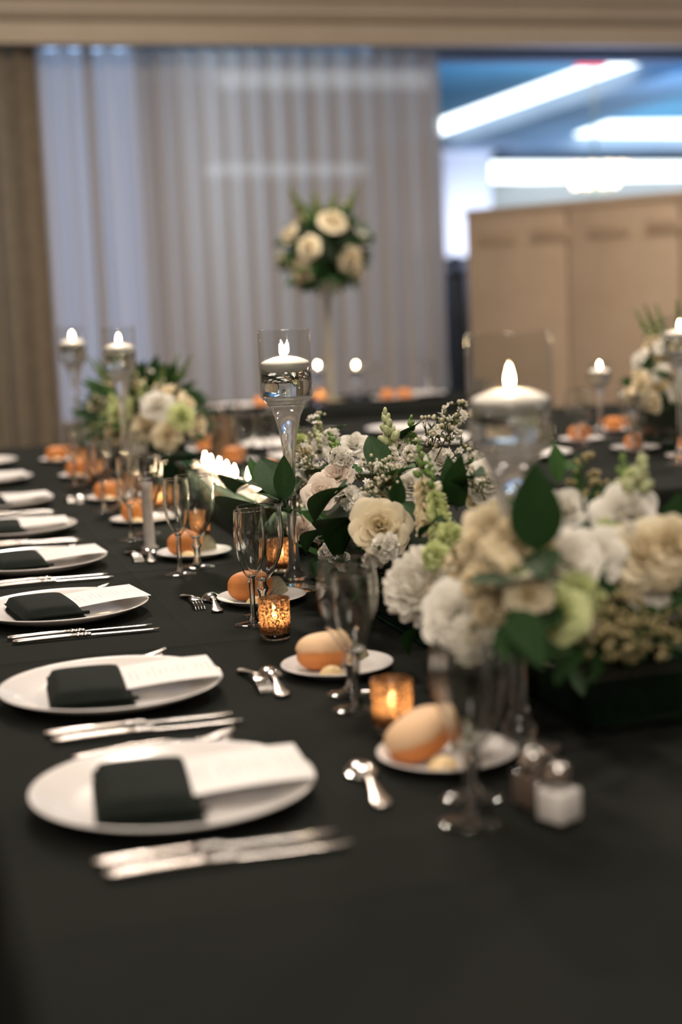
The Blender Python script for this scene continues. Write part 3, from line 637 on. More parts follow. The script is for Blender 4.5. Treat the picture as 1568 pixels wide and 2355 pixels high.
for i in range(8):
    z = NZ if PY[i] < 2.1 else .0005
    w_ = nth(i); y = PY[i]; g = ' along the left side of the main table'
    plate_at(PX, y, z, 'white coupe dinner plate'+g+', '+w_, 'dinner plates on the main table left side')
    t = thing('folded_napkin', 'folded black-green napkin on the dinner plate '+w_, 'napkin', T3(PX-.030, y-.006, z+.0065), NR[i], 'folded napkins on dinner plates')
    link('lower_fold', ME['nap_low'], t); link('upper_fold', ME['nap_up'], t, loc=(-.002, .002, .0105)); link('hem_roll', ME['nap_hem'], t, Matrix.Translation((.004, -.085, .012)))
    cz = .0235
    if i in (0, 1, 2, 3, 5):
        o = solo('menu_card', ME['card'], 'white menu card tucked in the napkin on the plate '+w_, 'card', T3(PX+.010, y+.004, z+cz), 0, 'menu cards on dinner plates', rot=(0, math.radians(-1.0), NR[i]+.03))
    elif i in (4, 6):
        o = solo('menu_card', ME['card'], 'white menu card lying flat on the plate '+w_, 'card', T3(PX-.004, y+.004, z+cz), 0, 'menu cards on dinner plates', rot=(0, math.radians(-.4), NR[i]))
    if i < 6:
        for k, (dy, dx) in enumerate(((-.202, .006), (-.168, 0))):
            knife_at(.148+dx, y+dy, z+.0005, math.radians(-1.5+k), ('outer' if k == 0 else 'inner')+' silver table knife beside the dinner plate '+w_, 'knives beside the main table plates')
        for k, dy in enumerate((.178, .206)):
            fork_at(.158+.012*k, y+dy-.004, z+.0005, math.radians(-1+3*k), ('inner' if k == 0 else 'outer')+' silver table fork behind the dinner plate '+w_, 'forks beside the main table plates').scale.y = .66
    bx, by = BR[i]
    solo('bread_plate', ME['bplate'], 'small white bread plate '+w_+' on the left half of the main table', 'plate', T3(bx, by, z), 0, 'bread plates on the main table')
    rl = solo('bread_roll', ME[RK[i]], {0: 'pale-topped bread roll leaning up on the bread plate ', 1: 'pale bread roll with a split seam on the bread plate '}.get(i, 'orange-brown bread roll on the bread plate ')+w_, 'bread roll', T3(bx-.018, by+.004, z+.0048), RR[i], 'bread rolls on bread plates')
    if i == 0: rl.rotation_euler = (math.radians(12), math.radians(-24), -.18); rl.location = T3(bx-.022, by+.0, z+.012)
    solo('butter_scoop', ME['butter'], 'pale butter scoop in front of the bread roll '+w_, 'butter', T3(bx-.022, by-.046, z+.0072), .2, 'butter scoops on bread plates')
    if i < 4: solo('bread_crisp', ME['crisp'], 'grey-olive rounded crisp leaning behind the bread roll '+w_, 'crisp', T3(bx+.036, by+.026, z+.0058), .5, 'crisps on bread plates', rot=(-.25, 0, .35))
    if i in (0, 1, 2, 3, 5):
        sx, sy = [(.470, 1.505), (.486, 1.995), (.527, 2.625), (.508, 3.215), None, (.49, 4.32)][i]
        spoon_at(sx-.014, sy-.022, z+.0005, PI/2-.10+[.0, .02, .0, 0, 0, 0][i], 'silver dessert spoon left of the bread plate '+w_, 'dessert spoons on the main table')
    if i in (1, 2, 3, 5):
        fx, fy = [None, (.452, 2.150), (.485, 2.790), (.466, 3.36), None, (.452, 4.47)][i]
        fork_at(fx, fy, z+.0005, -PI/2+.03, 'small silver dessert fork beside the dessert spoon '+w_, 'dessert forks on the main table', .82, 'dessert_fork', 'dk')
    if i < 7:
        glass_at('fl', FL[i][0], FL[i][1], z, 'clear champagne flute '+w_+' on the left half of the main table', 'champagne flutes on the main table', .93 if i < 2 else 1)
        glass_at('gb', GB[i][0], GB[i][1], z, 'clear water goblet '+w_+' on the left half of the main table', 'water goblets on the main table', (.92, .96)[i] if i < 2 else 1)
VOT = [(.556, 1.756, 'in front of the nearest bread roll'), (.556, 2.360, 'beside the third champagne flute'), (.715, 2.950, 'behind the tall middle candle holder'), (.650, 3.472, 'beside the fourth goblet'), (.655, 4.03, 'left of the glowing candle trough'), (.640, 4.42, 'past the far end of the candle trough'), (.60, 4.90, 'beside the sixth bread plate'), (.60, 5.35, 'near the far end of the main table')]
for i, (x, y, lb) in enumerate(VOT):
    votive_at(x, y, NZ if y < 2.1 else .0005, lb, 'votive cups on the main table')
HOLD = [(.668, 1.625, 'nearest the camera'), (.693, 2.759, 'in the middle of the main table'), (.644, 4.546, 'taller looking of the two by the far flowers'), (.630, 5.62, 'farthest on the main table by the side drape')]
for i, (x, y, lb) in enumerate(HOLD): holder_at(x, y, NZ if y < 2.1 else .0005, lb, twin=(i == 1), wl=.4055 if i == 0 else .4205)
# grey column cup among the far glasses
t = thing('column_cup', 'clear cup on a thick grey frosted column beside the fourth setting', 'cup', T3(.523, 3.398, .0005))
link('column', lathe('column', [(0, 0), (.020, 0), (.020, .004), (.0125, .008), (.0118, .13), (.014, .148), (0, .15)], 'frost', 24), t)
link('bowl', lathe('bowl', cup([(.014, .149), (.022, .158), (.0245, .175), (.0250, .209)], .0014)+[(0, .153)], 'glass_thin', 32), t)
# salt and pepper
def shaker(x, y, fill, label, rz):
    t = thing('shaker', label, 'shaker', T3(x, y, NZ), rz, 'salt and pepper shakers')
    link('glass_body', box('glass_body', -.0185, .0185, -.0185, .0185, 0, .040, 'glass_thin', .004), t)
    link('contents', box('contents', -.0165, .0165, -.0165, .0165, .003, .035, fill, .003), t)
    link('cap', lathe('cap', [(.0115, .039), (.0135, .041), (.0135, .047), (.0120, .051), (.0118, .056), (.0095, .0605), (.005, .063), (0, .0635)], 'silver', 24), t)
shaker(.606, 1.375, 'salt', 'square glass salt shaker with chrome cap', .45)
shaker(.602, 1.428, 'pepper', 'square glass pepper shaker with chrome cap behind the salt', .3)

# ================================================================== CENTRE TROUGHS
def glass_trough(t, x0, x1, y0, y1, h, th=.006):
    """panes relative to the trough's own origin (x0, y0)"""
    W, Lg = x1-x0, y1-y0
    base = link('base_pane', box('base_pane', 0, W, 0, Lg, 0, .006, 'glass_edge', .0008), t)
    for (a, b, c_, d) in ((0, th, 0, Lg), (W-th, W, 0, Lg), (th, W-th, 0, th), (th, W-th, Lg-th, Lg)):
        pn = link('side_pane', box('side_pane', a, b, c_, d, .006, h-.003, 'glass_pane', .0005), t)
        link('polished_rim', box('polished_rim', a, b, c_, d, h-.003, h, 'glass_edge', .0005), pn)

# long candle trough: glass, beads, floating candles
CX0, CX1, CY0, CY1 = .735, .875, 3.12, 4.22
t = thing('candle_trough', 'long green-edged glass trough of beads holding a row of candles', 'trough', T3(CX0, CY0, .0005))
glass_trough(t, CX0, CX1, CY0, CY1, .105)
rr = random.Random(11); mb = MB()
ico = g_ball(.0085, 7, 4)
for k in range(900):
    mb.add(*ico, Matrix.Translation((rr.uniform(.016, CX1-CX0-.016), rr.uniform(.016, CY1-CY0-.016), rr.choice((.052, .064, .076))+rr.uniform(-.003, .003))))
o = link('water_beads', mb.mesh('water_beads', 'bead'), t); o['kind'] = 'stuff'
link('dark_bed', box('dark_bed', .008, CX1-CX0-.008, .008, CY1-CY0-.008, .007, .042, 'foam', .004), t)
for k in range(11):
    yy = CY0+.07+k*.095
    c = thing('floating_candle', '%s small lit candle in the glowing trough, counted from the camera' % ('nearest' if k == 0 else (ORD+['eleventh'])[k]), 'candle', T3((CX0+CX1)/2+rr.uniform(-.02, .02), yy, .098), 0, 'small candles in the trough')
    link('wax', lathe('wax', [(0, -.010), (.016, -.009), (.0195, -.003), (.0190, .002), (.010, .005), (0, .0045)], 'wax', 20) if k == 0 else ME['tw'], c)
    if k == 0: ME['tw'] = c.children[0].data
    link('wick', ME['wick'], c, loc=(0, 0, .004)); link('flame', ME['fc_flame'], c, loc=(0, 0, .008))

# ================================================================== FLOWERS
def petal_mesh(name, r1, h, spread, curl, mat, nu=8, nv=7, wav=.035, seed=0):
    def f(u, v):
        a = (2*u-1)*spread*1.12*math.sin(PI*(.14+.66*v))**.7; e = abs(2*u-1)
        r = r1*(1-(1-v)**2.4)+curl*v**4*(1-.3*e*e)+wav*v*v*math.sin(7*u+seed)
        z = h*(v**1.25)*(1-.42*e**2.4*v)-curl*.75*v**6+wav*.6*v*math.sin(5*u+seed*2)
        return (r*math.cos(a), r*math.sin(a), z)
    return mesh(name, *g_grid(f, nu, nv), mat)
FM = {}
for mat in ('petal_white', 'petal_blush', 'petal_cream', 'petal_green'):
    FM[mat] = [petal_mesh('petal', .10, .84, 1.7, .00, mat, seed=1), petal_mesh('petal', .24, .82, 1.05, .03, mat, seed=2), petal_mesh('petal', .40, .77, .80, .08, mat, seed=3),
               petal_mesh('petal', .57, .68, .72, .15, mat, seed=4), petal_mesh('petal', .74, .54, .64, .22, mat, seed=5), petal_mesh('petal', .90, .34, .60, .24, mat, seed=6)]
ROSE = [(0, 3, -.02), (1, 5, .0), (2, 6, .02), (3, 6, .05), (4, 6, .07), (5, 6, .06)]
FM['hip'] = lathe('rose', [(0, -.22), (.06, -.2), (.10, -.10), (.24, -.02), (.30, .06), (.10, .16), (0, .18)], 'bud_green', 12)
def rose(arr, pos, dirn, r, mat='petal_white', layers=6, rng=R_):
    """a rose: hip plus separate petals in whorls"""
    o = link('rose', FM['hip'], arr, frame(dirn, rng.uniform(0, 6), r, Vector(pos)-arr.location))
    for L, n, tl in ROSE[:layers]:
        off = rng.uniform(0, 6)
        for k in range(n):
            a = off+2*PI*k/n+rng.uniform(-.2, .2)
            m = Matrix.Rotation(a, 4, 'Z') @ Matrix.Rotation(rng.uniform(-.12, .14)+tl, 4, 'Y') @ Matrix.Rotation(rng.uniform(-.10, .10), 4, 'X') @ Matrix.Scale(rng.uniform(.88, 1.1), 4)
            link('petal', FM[mat][L], o, m)
    return o
def rose_joined(mat, name, seed):
    rng = random.Random(seed); mb = MB()
    for L, n, tl in ROSE:
        off = rng.uniform(0, 6); me = FM[mat][L]; vs = [v.co.copy() for v in me.vertices]; fs = [tuple(p_.vertices) for p_ in me.polygons]
        for k in range(n): mb.add(vs, fs, Matrix.Rotation(off+2*PI*k/n+rng.uniform(-.1, .1), 4, 'Z') @ Matrix.Rotation(rng.uniform(-.05, .1)+tl, 4, 'Y'))
    return mb.mesh(name, mat)
# ball bloom (many tongue petals)
def tongue(mat):
    def f(u, v):
        e = 2*u-1; w_ = .17*math.sin(PI*(v*.80+.14))**.7; return (e*w_, .06*e*e-.05*v+.10*v*v*v, v*.62+.02*math.sin(9*u)*v)
    return mesh('petal', *g_grid(f, 5, 6), mat)
for mat in ('petal_white', 'petal_cream'): FM['t_'+mat] = tongue(mat)
FM['core'] = mesh('ball_bloom', *g_ball(.42, 14, 8), 'petal_cream')
def ball_bloom(arr, pos, dirn, r, mat='petal_white', n=84, rng=R_):
    o = link('ball_bloom', FM['core'], arr, frame(dirn, rng.uniform(0, 6), r, Vector(pos)-arr.location))
    for k in range(n):
        ct = 1-(k+.5)/n*1.45; st = math.sqrt(max(0, 1-ct*ct)); a = k*2.39996
        d = Vector((st*math.cos(a), st*math.sin(a), ct)); tilt = (d+Vector((0, 0, .25))).normalized()
        q = tilt.to_track_quat('Z', 'Y').to_matrix().to_4x4()
        # turn the petal's back outward, away from the bloom axis
        y_ax = (q @ Vector((0, 1, 0, 0))).to_3d(); out = Vector((d.x, d.y, 0)); ang = 0
        if out.length > 1e-3:
            zl = tilt; pr_ = (out-zl*out.dot(zl))
            if pr_.length > 1e-4:
                pr_.normalize(); ang = math.atan2(y_ax.cross(pr_).dot(zl), y_ax.dot(pr_))
        s = rng.uniform(.85, 1.1)*(.7+.35*st)
        link('petal', FM['t_'+mat], o, Matrix.Translation(d*.36) @ q @ Matrix.Rotation(ang+PI+rng.uniform(-.25, .25), 4, 'Z') @ Matrix.Rotation(rng.uniform(-.2, .2), 4, 'X') @ Matrix.Scale(s, 4))
    return o
# ruffled floret (stock, snapdragon, carnation)
def floret_mesh(mat, seed, name='floret'):
    rng = random.Random(seed); mb = MB()
    for L, (n, tl, s) in enumerate(((5, 1.15, 1.0), (5, .70, .86), (4, .25, .62))):
        off = rng.uniform(0, 6)
        for k in range(n):
            ph = rng.uniform(0, 6)
            def f(u, v):
                e = 2*u-1; w_ = .44*math.sin(PI*(v*.72+.06))**.8
                return (e*w_, .10*v*math.sin(6*u+ph)*v-.10*e*e*v, v*.95*(1-.16*e*e)+.05*v*math.sin(13*u+ph))
            mb.add(*g_grid(f, 6, 4), Matrix.Rotation(off+2*PI*k/n+rng.uniform(-.15, .15), 4, 'Z') @ Matrix.Rotation(-tl+rng.uniform(-.15, .15), 4, 'X') @ Matrix.Scale(s*rng.uniform(.85, 1.1), 4))
    return mb.mesh(name, mat)
for mat in ('petal_white', 'petal_cream', 'petal_green', 'petal_blush'): FM['f_'+mat] = [floret_mesh(mat, s) for s in (1, 2, 3)]
def bud_mesh(mat, name='bud'):
    mb = MB(); mb.add(*g_lathe([(0, 0), (.22, .06), (.36, .35), (.34, .65), (.18, .95), (0, 1.05)], 8)); return mb.mesh(name, mat)
for mat in ('bud_green', 'bud_pale', 'petal_white'): FM['b_'+mat] = bud_mesh(mat)
def ortho(d):
    a = d.orthogonal().normalized(); return a, d.cross(a)
def spike(arr, base, tip, fr=.018, mat='petal_white', budmat='bud_green', bloom=.62, rng=R_, dens=1.0, name='stock_spike', budsize=.0085):
    """upright flower spike: stem, florets below, closing buds at the tip"""
    base = Vector(base); tip = Vector(tip); d = (tip-base); L = d.length; d.normalize(); a_, b_ = ortho(d)
    mb = MB(); mb.add(*g_tube([Vector((0, 0, 0)), d*L*.5, d*L], [.0032, .0026, .0012], 6))
    o = link(name, mb.mesh(name, 'stem_green'), arr, loc=base-arr.location)
    n = max(3, int(L*bloom/(fr*.62)*dens)); k = 0
    for i in range(n):
        s = L*bloom*(i+.3)/n
        for j in range(3):
            a = k*2.1+rng.uniform(-.3, .3); k += 1
            out = (a_*math.cos(a)+b_*math.sin(a)); dr_ = (out+d*.55).normalized(); f_ = fr*(1-.35*i/n)*rng.uniform(.85, 1.12)
            link('floret', rng.choice(FM['f_'+mat]), o, frame(dr_, rng.uniform(0, 6), f_, d*s+out*fr*.25))
    mb = MB(); mb2 = MB(); nb = int((1-bloom)*L/.0065)+4
    bv = [v.co.copy() for v in FM['b_bud_green'].vertices]; bf = [tuple(p_.vertices) for p_ in FM['b_bud_green'].polygons]
    for i in range(nb):
        f_ = i/nb; s = L*(bloom+(1-bloom)*f_); a = i*2.4; out = a_*math.cos(a)+b_*math.sin(a)
        sz = budsize*(1.25-.75*f_); dr_ = (out*(1-.55*f_)+d*(.8+f_)).normalized()
        (mb if (f_ > .25 or i % 3) else mb2).add(bv, bf, frame(dr_, 0, sz, d*s+out*.004*(1-f_)))
    if mb.v: link('bud_cluster', mb.mesh('bud_cluster', budmat), o)
    if mb2.v: link('opening_bud', mb2.mesh('opening_bud', 'bud_pale'), o)
    return o
def cluster(arr, pos, dirn, r, mat='petal_white', n=9, fr=None, rng=R_, name='floret_cluster'):
    """rounded head of ruffled florets"""
    mb = MB(); mb.add(*g_ball(r*.45, 8, 6)); o = link(name, mb.mesh(name, 'bud_green'), arr, frame(dirn, 0, 1, Vector(pos)-arr.location))
    for k in range(n):
        ct = 1-(k+.4)/n*1.25; st = math.sqrt(max(0, 1-ct*ct)); a = k*2.4+rng.uniform(-.2, .2); d = Vector((st*math.cos(a), st*math.sin(a), ct))
        link('floret', rng.choice(FM['f_'+mat]), o, frame(d, rng.uniform(0, 6), (fr or r*.62)*rng.uniform(.85, 1.15), d*r*.45))
    return o
def sprig(arr, base, tip, rng=R_, n=9, flowers=True, budcol='bud_pale', spread=.030, bud=.0032):
    """waxflower: wiry stem with needles, round buds and tiny five-petal flowers"""
    base = Vector(base); tip = Vector(tip); d = tip-base; L = d.length; d.normalize(); a_, b_ = ortho(d)
    st = MB(); nd = MB(); bd = MB(); fl = MB(); bl = g_ball(1, 7, 5)
    st.add(*g_tube([Vector((0, 0, 0)), d*L*.5+a_*.004, d*L], [.0014, .0011, .0005], 5))
    for i in range(n):
        s = L*(.22+.78*i/n); a = i*2.4+rng.uniform(-.4, .4); out = a_*math.cos(a)+b_*math.sin(a)
        e = d*s+(out*.8+d*.9).normalized()*spread*rng.uniform(.6, 1.1)
        st.add(*g_tube([d*s, d*s*.5+e*.5+out*.001, e], [.0008, .0007, .0005], 4))
        for q in range(rng.randint(2, 4)):
            p_ = e+Vector((rng.uniform(-1, 1), rng.uniform(-1, 1), rng.uniform(-.2, 1)))*.007
            st.add(*g_tube([e, p_], .0004, 3))
            if flowers and rng.random() < .28:
                fz = (out+Vector((rng.uniform(-.4, .4), rng.uniform(-.4, .4)-.3, .5))).normalized(); m = frame(fz, rng.uniform(0, 6), 1, p_)
                for k in range(5): fl.add([(0, 0, 0), (.0022, -.0022, .0004), (.0058, -.0015, .0012), (.0066, 0, .0014), (.0058, .0015, .0012), (.0022, .0022, .0004)], [(0, 1, 2, 3, 4, 5)], m @ Matrix.Rotation(2*PI*k/5, 4, 'Z'))
                bd.add(*bl, m @ Matrix.Scale(.0016, 4))
            else: bd.add(*bl, Matrix.Translation(p_) @ Matrix.Scale(bud*rng.uniform(.7, 1.2), 4))
        for q in range(7):
            b0 = d*s*1.0+(e-d*s)*rng.uniform(0, .8); dv_ = (out*rng.uniform(.2, 1)+d*rng.uniform(.5, 1.3)+a_*rng.uniform(-.6, .6)).normalized()*rng.uniform(.009, .017)
            nd.add(*g_tube([b0, b0+dv_*.6, b0+dv_], [.0006, .0007, .0002], 3))
    o = link('waxflower_sprig', st.mesh('waxflower_sprig', 'stem_brown'), arr, loc=base-arr.location)
    for nm, mb, mt in (('needle_leaves', nd, 'leaf_mid'), ('buds', bd, budcol), ('small_flowers', fl, 'petal_white')):
        if mb.v: q = link(nm, mb.mesh(nm, mt), o); q['kind'] = 'stuff'
    return o
def leaf_mesh(mat, wr, droop, fold, seed):
    def f(u, v):
        e = 2*u-1; w_ = wr/2*(math.sin(PI*v**.82)**.85)*(1-.25*v)+.004*(v < .03)
        z = fold*abs(e)*w_*1.6-droop*(v*v)+.012*math.sin(6*v+seed)*e
        return (e*w_, v, z)
    v1, f1 = g_grid(f, 7, 12); mb = MB(); mb.add(v1, f1)
    # raised midrib and stalk underneath
    mb.add(*g_tube([(0, -.08, .0), (0, .02, -.004), (0, .5, -droop*.25-.006), (0, .95, -droop*.9)], [.012, .012, .008, .002], 5))
    return mb.mesh('leaf', mat)
FM['leaf'] = [leaf_mesh('leaf_dark', .54, .10, .22, 1), leaf_mesh('leaf_dark', .46, .22, .30, 2), leaf_mesh('leaf_mid', .44, .14, .25, 3), leaf_mesh('leaf_mid', .24, .10, .2, 4), leaf_mesh('leaf_dark', .66, .06, .12, 5), leaf_mesh('leaf_dark', .34, .16, .28, 6)]
def leaf(arr, base, tip, kind=0, nrm=None, name='leaf'):
    base = Vector(base); tip = Vector(tip); y = tip-base; L = y.length; y.normalize()
    n = Vector(nrm) if nrm is not None else ((CAM-base).normalized()*.6+Vector((0, 0, .8)))
    x = y.cross(n).normalized(); z = x.cross(y)
    m = Matrix(((x.x, y.x, z.x, 0), (x.y, y.y, z.y, 0), (x.z, y.z, z.z, 0), (0, 0, 0, 1)))
    return link(name, FM['leaf'][kind], arr, Matrix.Translation(base-arr.location) @ m @ Matrix.Scale(L, 4))

def arrangement(x0, x1, y0, y1, h, label, name='flower_arrangement'):
    z = NZ if y1 < 2.1 else .0022
    if y0 < 2.15 < y1: z = NZ
    t = thing(name, label, 'flowers', T3(x0, y0, z)); glass_trough(t, x0, x1, y0, y1, h)
    link('foam_block', box('foam_block', .01, x1-x0-.01, .01, y1-y0-.01, .008, h-.004, 'foam', .004), t)
    return t

def face(pos, c, cam_w=.55, up=.45):
    d = (Vector(pos)-Vector(c)); d.normalize(); tc = (CAM-Vector(pos)).normalized()
    return (d*.55+tc*(cam_w+.45)+Vector((0, 0, up))).normalized()
def mound(t, rx, ry, rz, cz, seed):
    rng = random.Random(seed); ph = [rng.uniform(0, 6) for _ in range(6)]
    def f(u, v):
        a = 2*PI*u; b = PI*(v-.5); k = 1+.10*math.sin(5*a+ph[0])*math.cos(3*b+ph[1])+.08*math.sin(9*a+ph[2]+4*b)
        return (rx*k*math.cos(a)*math.cos(b), ry*k*math.sin(a)*math.cos(b), cz+rz*k*math.sin(b))
    return mesh('foliage_core', *g_grid(f, 30, 16, True), 'foam')
def fill_leaves(t, cx, cy, hx, hy, z0, n, seed, lmin=.05, lmax=.085, kinds=(0, 1, 1, 2, 3), zup=(-.25, .9)):
    rng = random.Random(seed)
    for k in range(n):
        a = rng.uniform(0, 2*PI); p0 = Vector((cx+hx*math.cos(a)*rng.uniform(.5, 1), cy+hy*math.sin(a)*rng.uniform(.4, 1), TZ+z0+rng.uniform(0, .06)))
        d = Vector((math.cos(a)*rng.uniform(.5, 1.2), math.sin(a)*rng.uniform(.3, 1), rng.uniform(*zup))).normalized()
        leaf(t, p0, p0+d*rng.uniform(lmin, lmax), rng.choice(kinds), nrm=Vector((rng.uniform(-.6, .6), rng.uniform(-.9, .2), 1)))

# ------------------------------------------------------------------ middle arrangement (in focus)
AX0, AX1, AY0, AY1 = .745, .890, 2.185, 2.86
A = arrangement(AX0, AX1, AY0, AY1, .085, 'white and green flower arrangement in the middle, just right of the sharp candle holder')
ac = Vector(((AX0+AX1)/2, (AY0+AY1)/2, TZ+.10))
link('foliage_core', mound(A, .085, .33, .085, .11, 1), A, loc=ac-Vector((0, 0, .10))-A.location)
rng = random.Random(21)
def P(px, py, X): return atx(px, py, X)
def R(arr, c, px, py, X, r, mat='petal_white', layers=6, cw=.55, up=.45):
    pos = P(px, py, X); d = face(pos, c, cw, up); rose(arr, pos-d*r*.5, d, r, mat, layers, rng)
def C(arr, c, px, py, X, r, mat='petal_white', n=8, fr=None):
    pos = P(px, py, X); d = face(pos, c); cluster(arr, pos-d*r*.4, d, r, mat, n, fr, rng)
def Lf(arr, b, t_, X0, X1, kind=0, nrm=None): return leaf(arr, P(b[0], b[1], X0), P(t_[0], t_[1], X1), kind, nrm)
R(A, ac, 737, 1125, .690, .033, 'petal_blush', cw=.9, up=.3)
R(A, ac, 768, 1085, .72, .030, 'petal_blush')
R(A, ac, 872, 1205, .705, .044, 'petal_cream', cw=.9, up=.3)
R(A, ac, 690, 1205, .755, .030, 'petal_blush')
R(A, ac, 812, 1012, .84, .030, 'petal_white')
R(A, ac, 1125, 1098, .86, .034, 'petal_white', cw=.8)
R(A, ac, 1082, 1075, .88, .026, 'petal_white')
R(A, ac, 1092, 1130, .85, .024, 'petal_cream')
R(A, ac, 945, 1110, .80, .028, 'petal_white')
R(A, ac, 1015, 1055, .86, .026, 'petal_white')
R(A, ac, 905, 1068, .82, .026, 'petal_blush')
for q in [(783, 1045, .735, .026), (800, 1138, .715, .028), (832, 1158, .715, .026), (752, 1270, .700, .022), (782, 1290, .705, .020), (885, 1255, .70, .026), (850, 1238, .70, .022),
          (862, 1280, .70, .020), (770, 1225, .715, .020), (925, 1025, .85, .024), (948, 1040, .85, .022), (1090, 1055, .87, .018), (845, 1060, .78, .020), (655, 1195, .77, .022), (760, 1000, .78, .022), (735, 1015, .79, .020)]:
    C(A, ac, q[0], q[1], q[2], q[3], 'petal_white', 7)
C(A, ac, 688, 1012, .80, .024, 'petal_green', 7); C(A, ac, 705, 1035, .79, .022, 'petal_cream', 7)
C(A, ac, 1040, 1235, .735, .028, 'petal_green', 9); C(A, ac, 1010, 1225, .735, .018, 'petal_green', 6)
def S(arr, b, t_, X0, X1, **k): spike(arr, P(b[0], b[1], X0), P(t_[0], t_[1], X1), rng=rng, **k)
S(A, (775, 1065), (722, 985), .76, .80, fr=.014, bloom=.45, name='stock_spike', budsize=.013, budmat='bud_mix')
S(A, (800, 1090), (757, 995), .76, .76, fr=.014, bloom=.35, name='stock_spike', budsize=.016, budmat='bud_green')
S(A, (912, 1100), (884, 942), .82, .82, fr=.015, bloom=.45, name='stock_spike', budsize=.019, budmat='bud_mix')
S(A, (735, 1040), (733, 962), .80, .82, fr=.012, bloom=.25, name='snapdragon_spike', budsize=.014)
S(A, (670, 1075), (684, 958), .80, .83, fr=.011, bloom=.45, name='snapdragon_spike', budsize=.014)
S(A, (945, 1050), (945, 955), .86, .88, fr=.012, bloom=.2, name='snapdragon_spike', budsize=.014)
S(A, (985, 1225), (962, 1010), .745, .76, fr=.020, mat='petal_cream', bloom=.55, name='snapdragon_spike', budsize=.012)
S(A, (1010, 1200), (985, 1045), .75, .77, fr=.018, mat='petal_green', bloom=.4, name='snapdragon_spike', budsize=.011)
for b, t_, X0, X1 in [((880, 1150), (862, 1075), .76, .74), ((905, 1170), (840, 1090), .76, .75), ((905, 1150), (890, 1085), .75, .74), ((985, 1060), (1010, 975), .85, .86), ((1000, 1060), (1060, 935), .85, .87), ((1010, 1085), (1075, 1015), .85, .87), ((970, 1070), (985, 985), .85, .84), ((730, 1130), (655, 1085), .76, .72), ((710, 1150), (650, 1120), .75, .72), ((720, 1110), (690, 1040), .77, .75),
                          ((700, 1200), (665, 1150), .76, .73), ((715, 1190), (680, 1110), .76, .74), ((1050, 1120), (1105, 1035), .86, .88), ((745, 1090), (700, 1065), .75, .73), ((765, 1040), (720, 955), .80, .82), ((1115, 1150), (1080, 1100), .84, .83), ((930, 1180), (865, 1130), .75, .73), ((860, 1130), (915, 1085), .74, .74), ((1030, 1040), (1035, 970), .86, .87)]:
    sprig(A, P(b[0], b[1], X0), P(t_[0], t_[1], X1), rng, n=10)
for b, t_, X0, X1, k in [((880, 1085), (848, 992), .765, .765, 0), ((772, 1080), (695, 1068), .755, .735, 5), ((790, 1120), (706, 1160), .672, .662, 5), ((895, 1118), (942, 1050), .76, .755, 2), ((915, 1165), (915, 1095), .74, .735, 0), ((820, 1185), (742, 1210), .69, .685, 0), ((822, 1190), (750, 1240), .695, .685, 1), ((815, 1195), (775, 1275), .69, .685, 0), ((745, 1215), (690, 1245), .70, .685, 1),
                         ((655, 1170), (525, 1120), .675, .655, 1), ((650, 1150), (598, 1040), .675, .665, 0), ((655, 1150), (652, 1045), .670, .675, 0), ((625, 1125), (525, 1062), .685, .67, 1), ((590, 1110), (575, 1048), .69, .685, 2), ((650, 1165), (590, 1200), .675, .665, 0), ((640, 1150), (585, 1110), .68, .67, 2), ((865, 1080), (805, 1055), .76, .74, 1), ((830, 1090), (812, 1062), .735, .73, 2),
                         ((1045, 1160), (1030, 1045), .80, .80, 0), ((1050, 1165), (1055, 1050), .80, .79, 0), ((1060, 1120), (1100, 1060), .80, .79, 1), ((1130, 1060), (1060, 1065), .88, .87, 2), ((970, 1190), (925, 1150), .75, .735, 0), ((920, 1010), (968, 960), .86, .87, 4), ((860, 1280), (790, 1305), .70, .685, 1), ((790, 1290), (750, 1280), .70, .69, 0), ((745, 1010), (790, 960), .80, .80, 3), ((1020, 1200), (950, 1215), .74, .72, 1), ((730, 1290), (735, 1340), .71, .70, 0)]:
    Lf(A, b, t_, X0, X1, k)
# stem of the leafy sprig reaching left
mb = MB(); q0 = P(720, 1190, .74); mb.add(*g_tube([q0-A.location, P(655, 1165, .682)-A.location, P(620, 1135, .684)-A.location, P(560, 1085, .688)-A.location], [.0028, .0022, .0016, .0008], 6)); link('leafy_stem', mb.mesh('leafy_stem', 'stem_green'), A)
fill_leaves(A, ac.x, ac.y, .10, .28, .05, 70, 31)

# ------------------------------------------------------------------ near arrangement (large, soft)
BX_0, BX_1, BY_0, BY_1 = .762, .905, 1.64, 2.12
B = arrangement(BX_0, BX_1, BY_0, BY_1, .085, 'lush cream flower arrangement nearest the camera, behind the near candle holder')
bc = Vector(((BX_0+BX_1)/2, (BY_0+BY_1)/2, TZ+.09))
link('foliage_core', mound(B, .085, .25, .085, .11, 2), B, loc=bc-Vector((0, 0, .09))-B.location)
def P(px, py, X):
    # blooms hang well forward of the trough round the near candle holder
    return atx(px, py, X-.125*math.exp(-((px-1190)/150)**2)-.035)
def BB(px, py, X, r, mat='petal_white', n=84):
    pos = P(px, py, X); d = face(pos, bc, .8, .25); ball_bloom(B, pos-d*r*.35, d, r, mat, n, rng)
BB(968, 1345, .715, .060, 'petal_white', 96)
BB(1085, 1470, .735, .034, 'petal_white', 60)
R(B, bc, 1048, 1405, .705, .040, 'petal_white', cw=.9, up=.3)
R(B, bc, 1300, 1282, .800, .040, 'petal_white', cw=.8)
R(B, bc, 1372, 1268, .815, .034, 'petal_white', cw=.8)
R(B, bc, 1440, 1170, .855, .036, 'petal_white')
R(B, bc, 1488, 1262, .845, .042, 'petal_cream', cw=.7)
R(B, bc, 1548, 1240, .87, .038, 'petal_cream')
R(B, bc, 1302, 1162, .90, .030, 'petal_white')
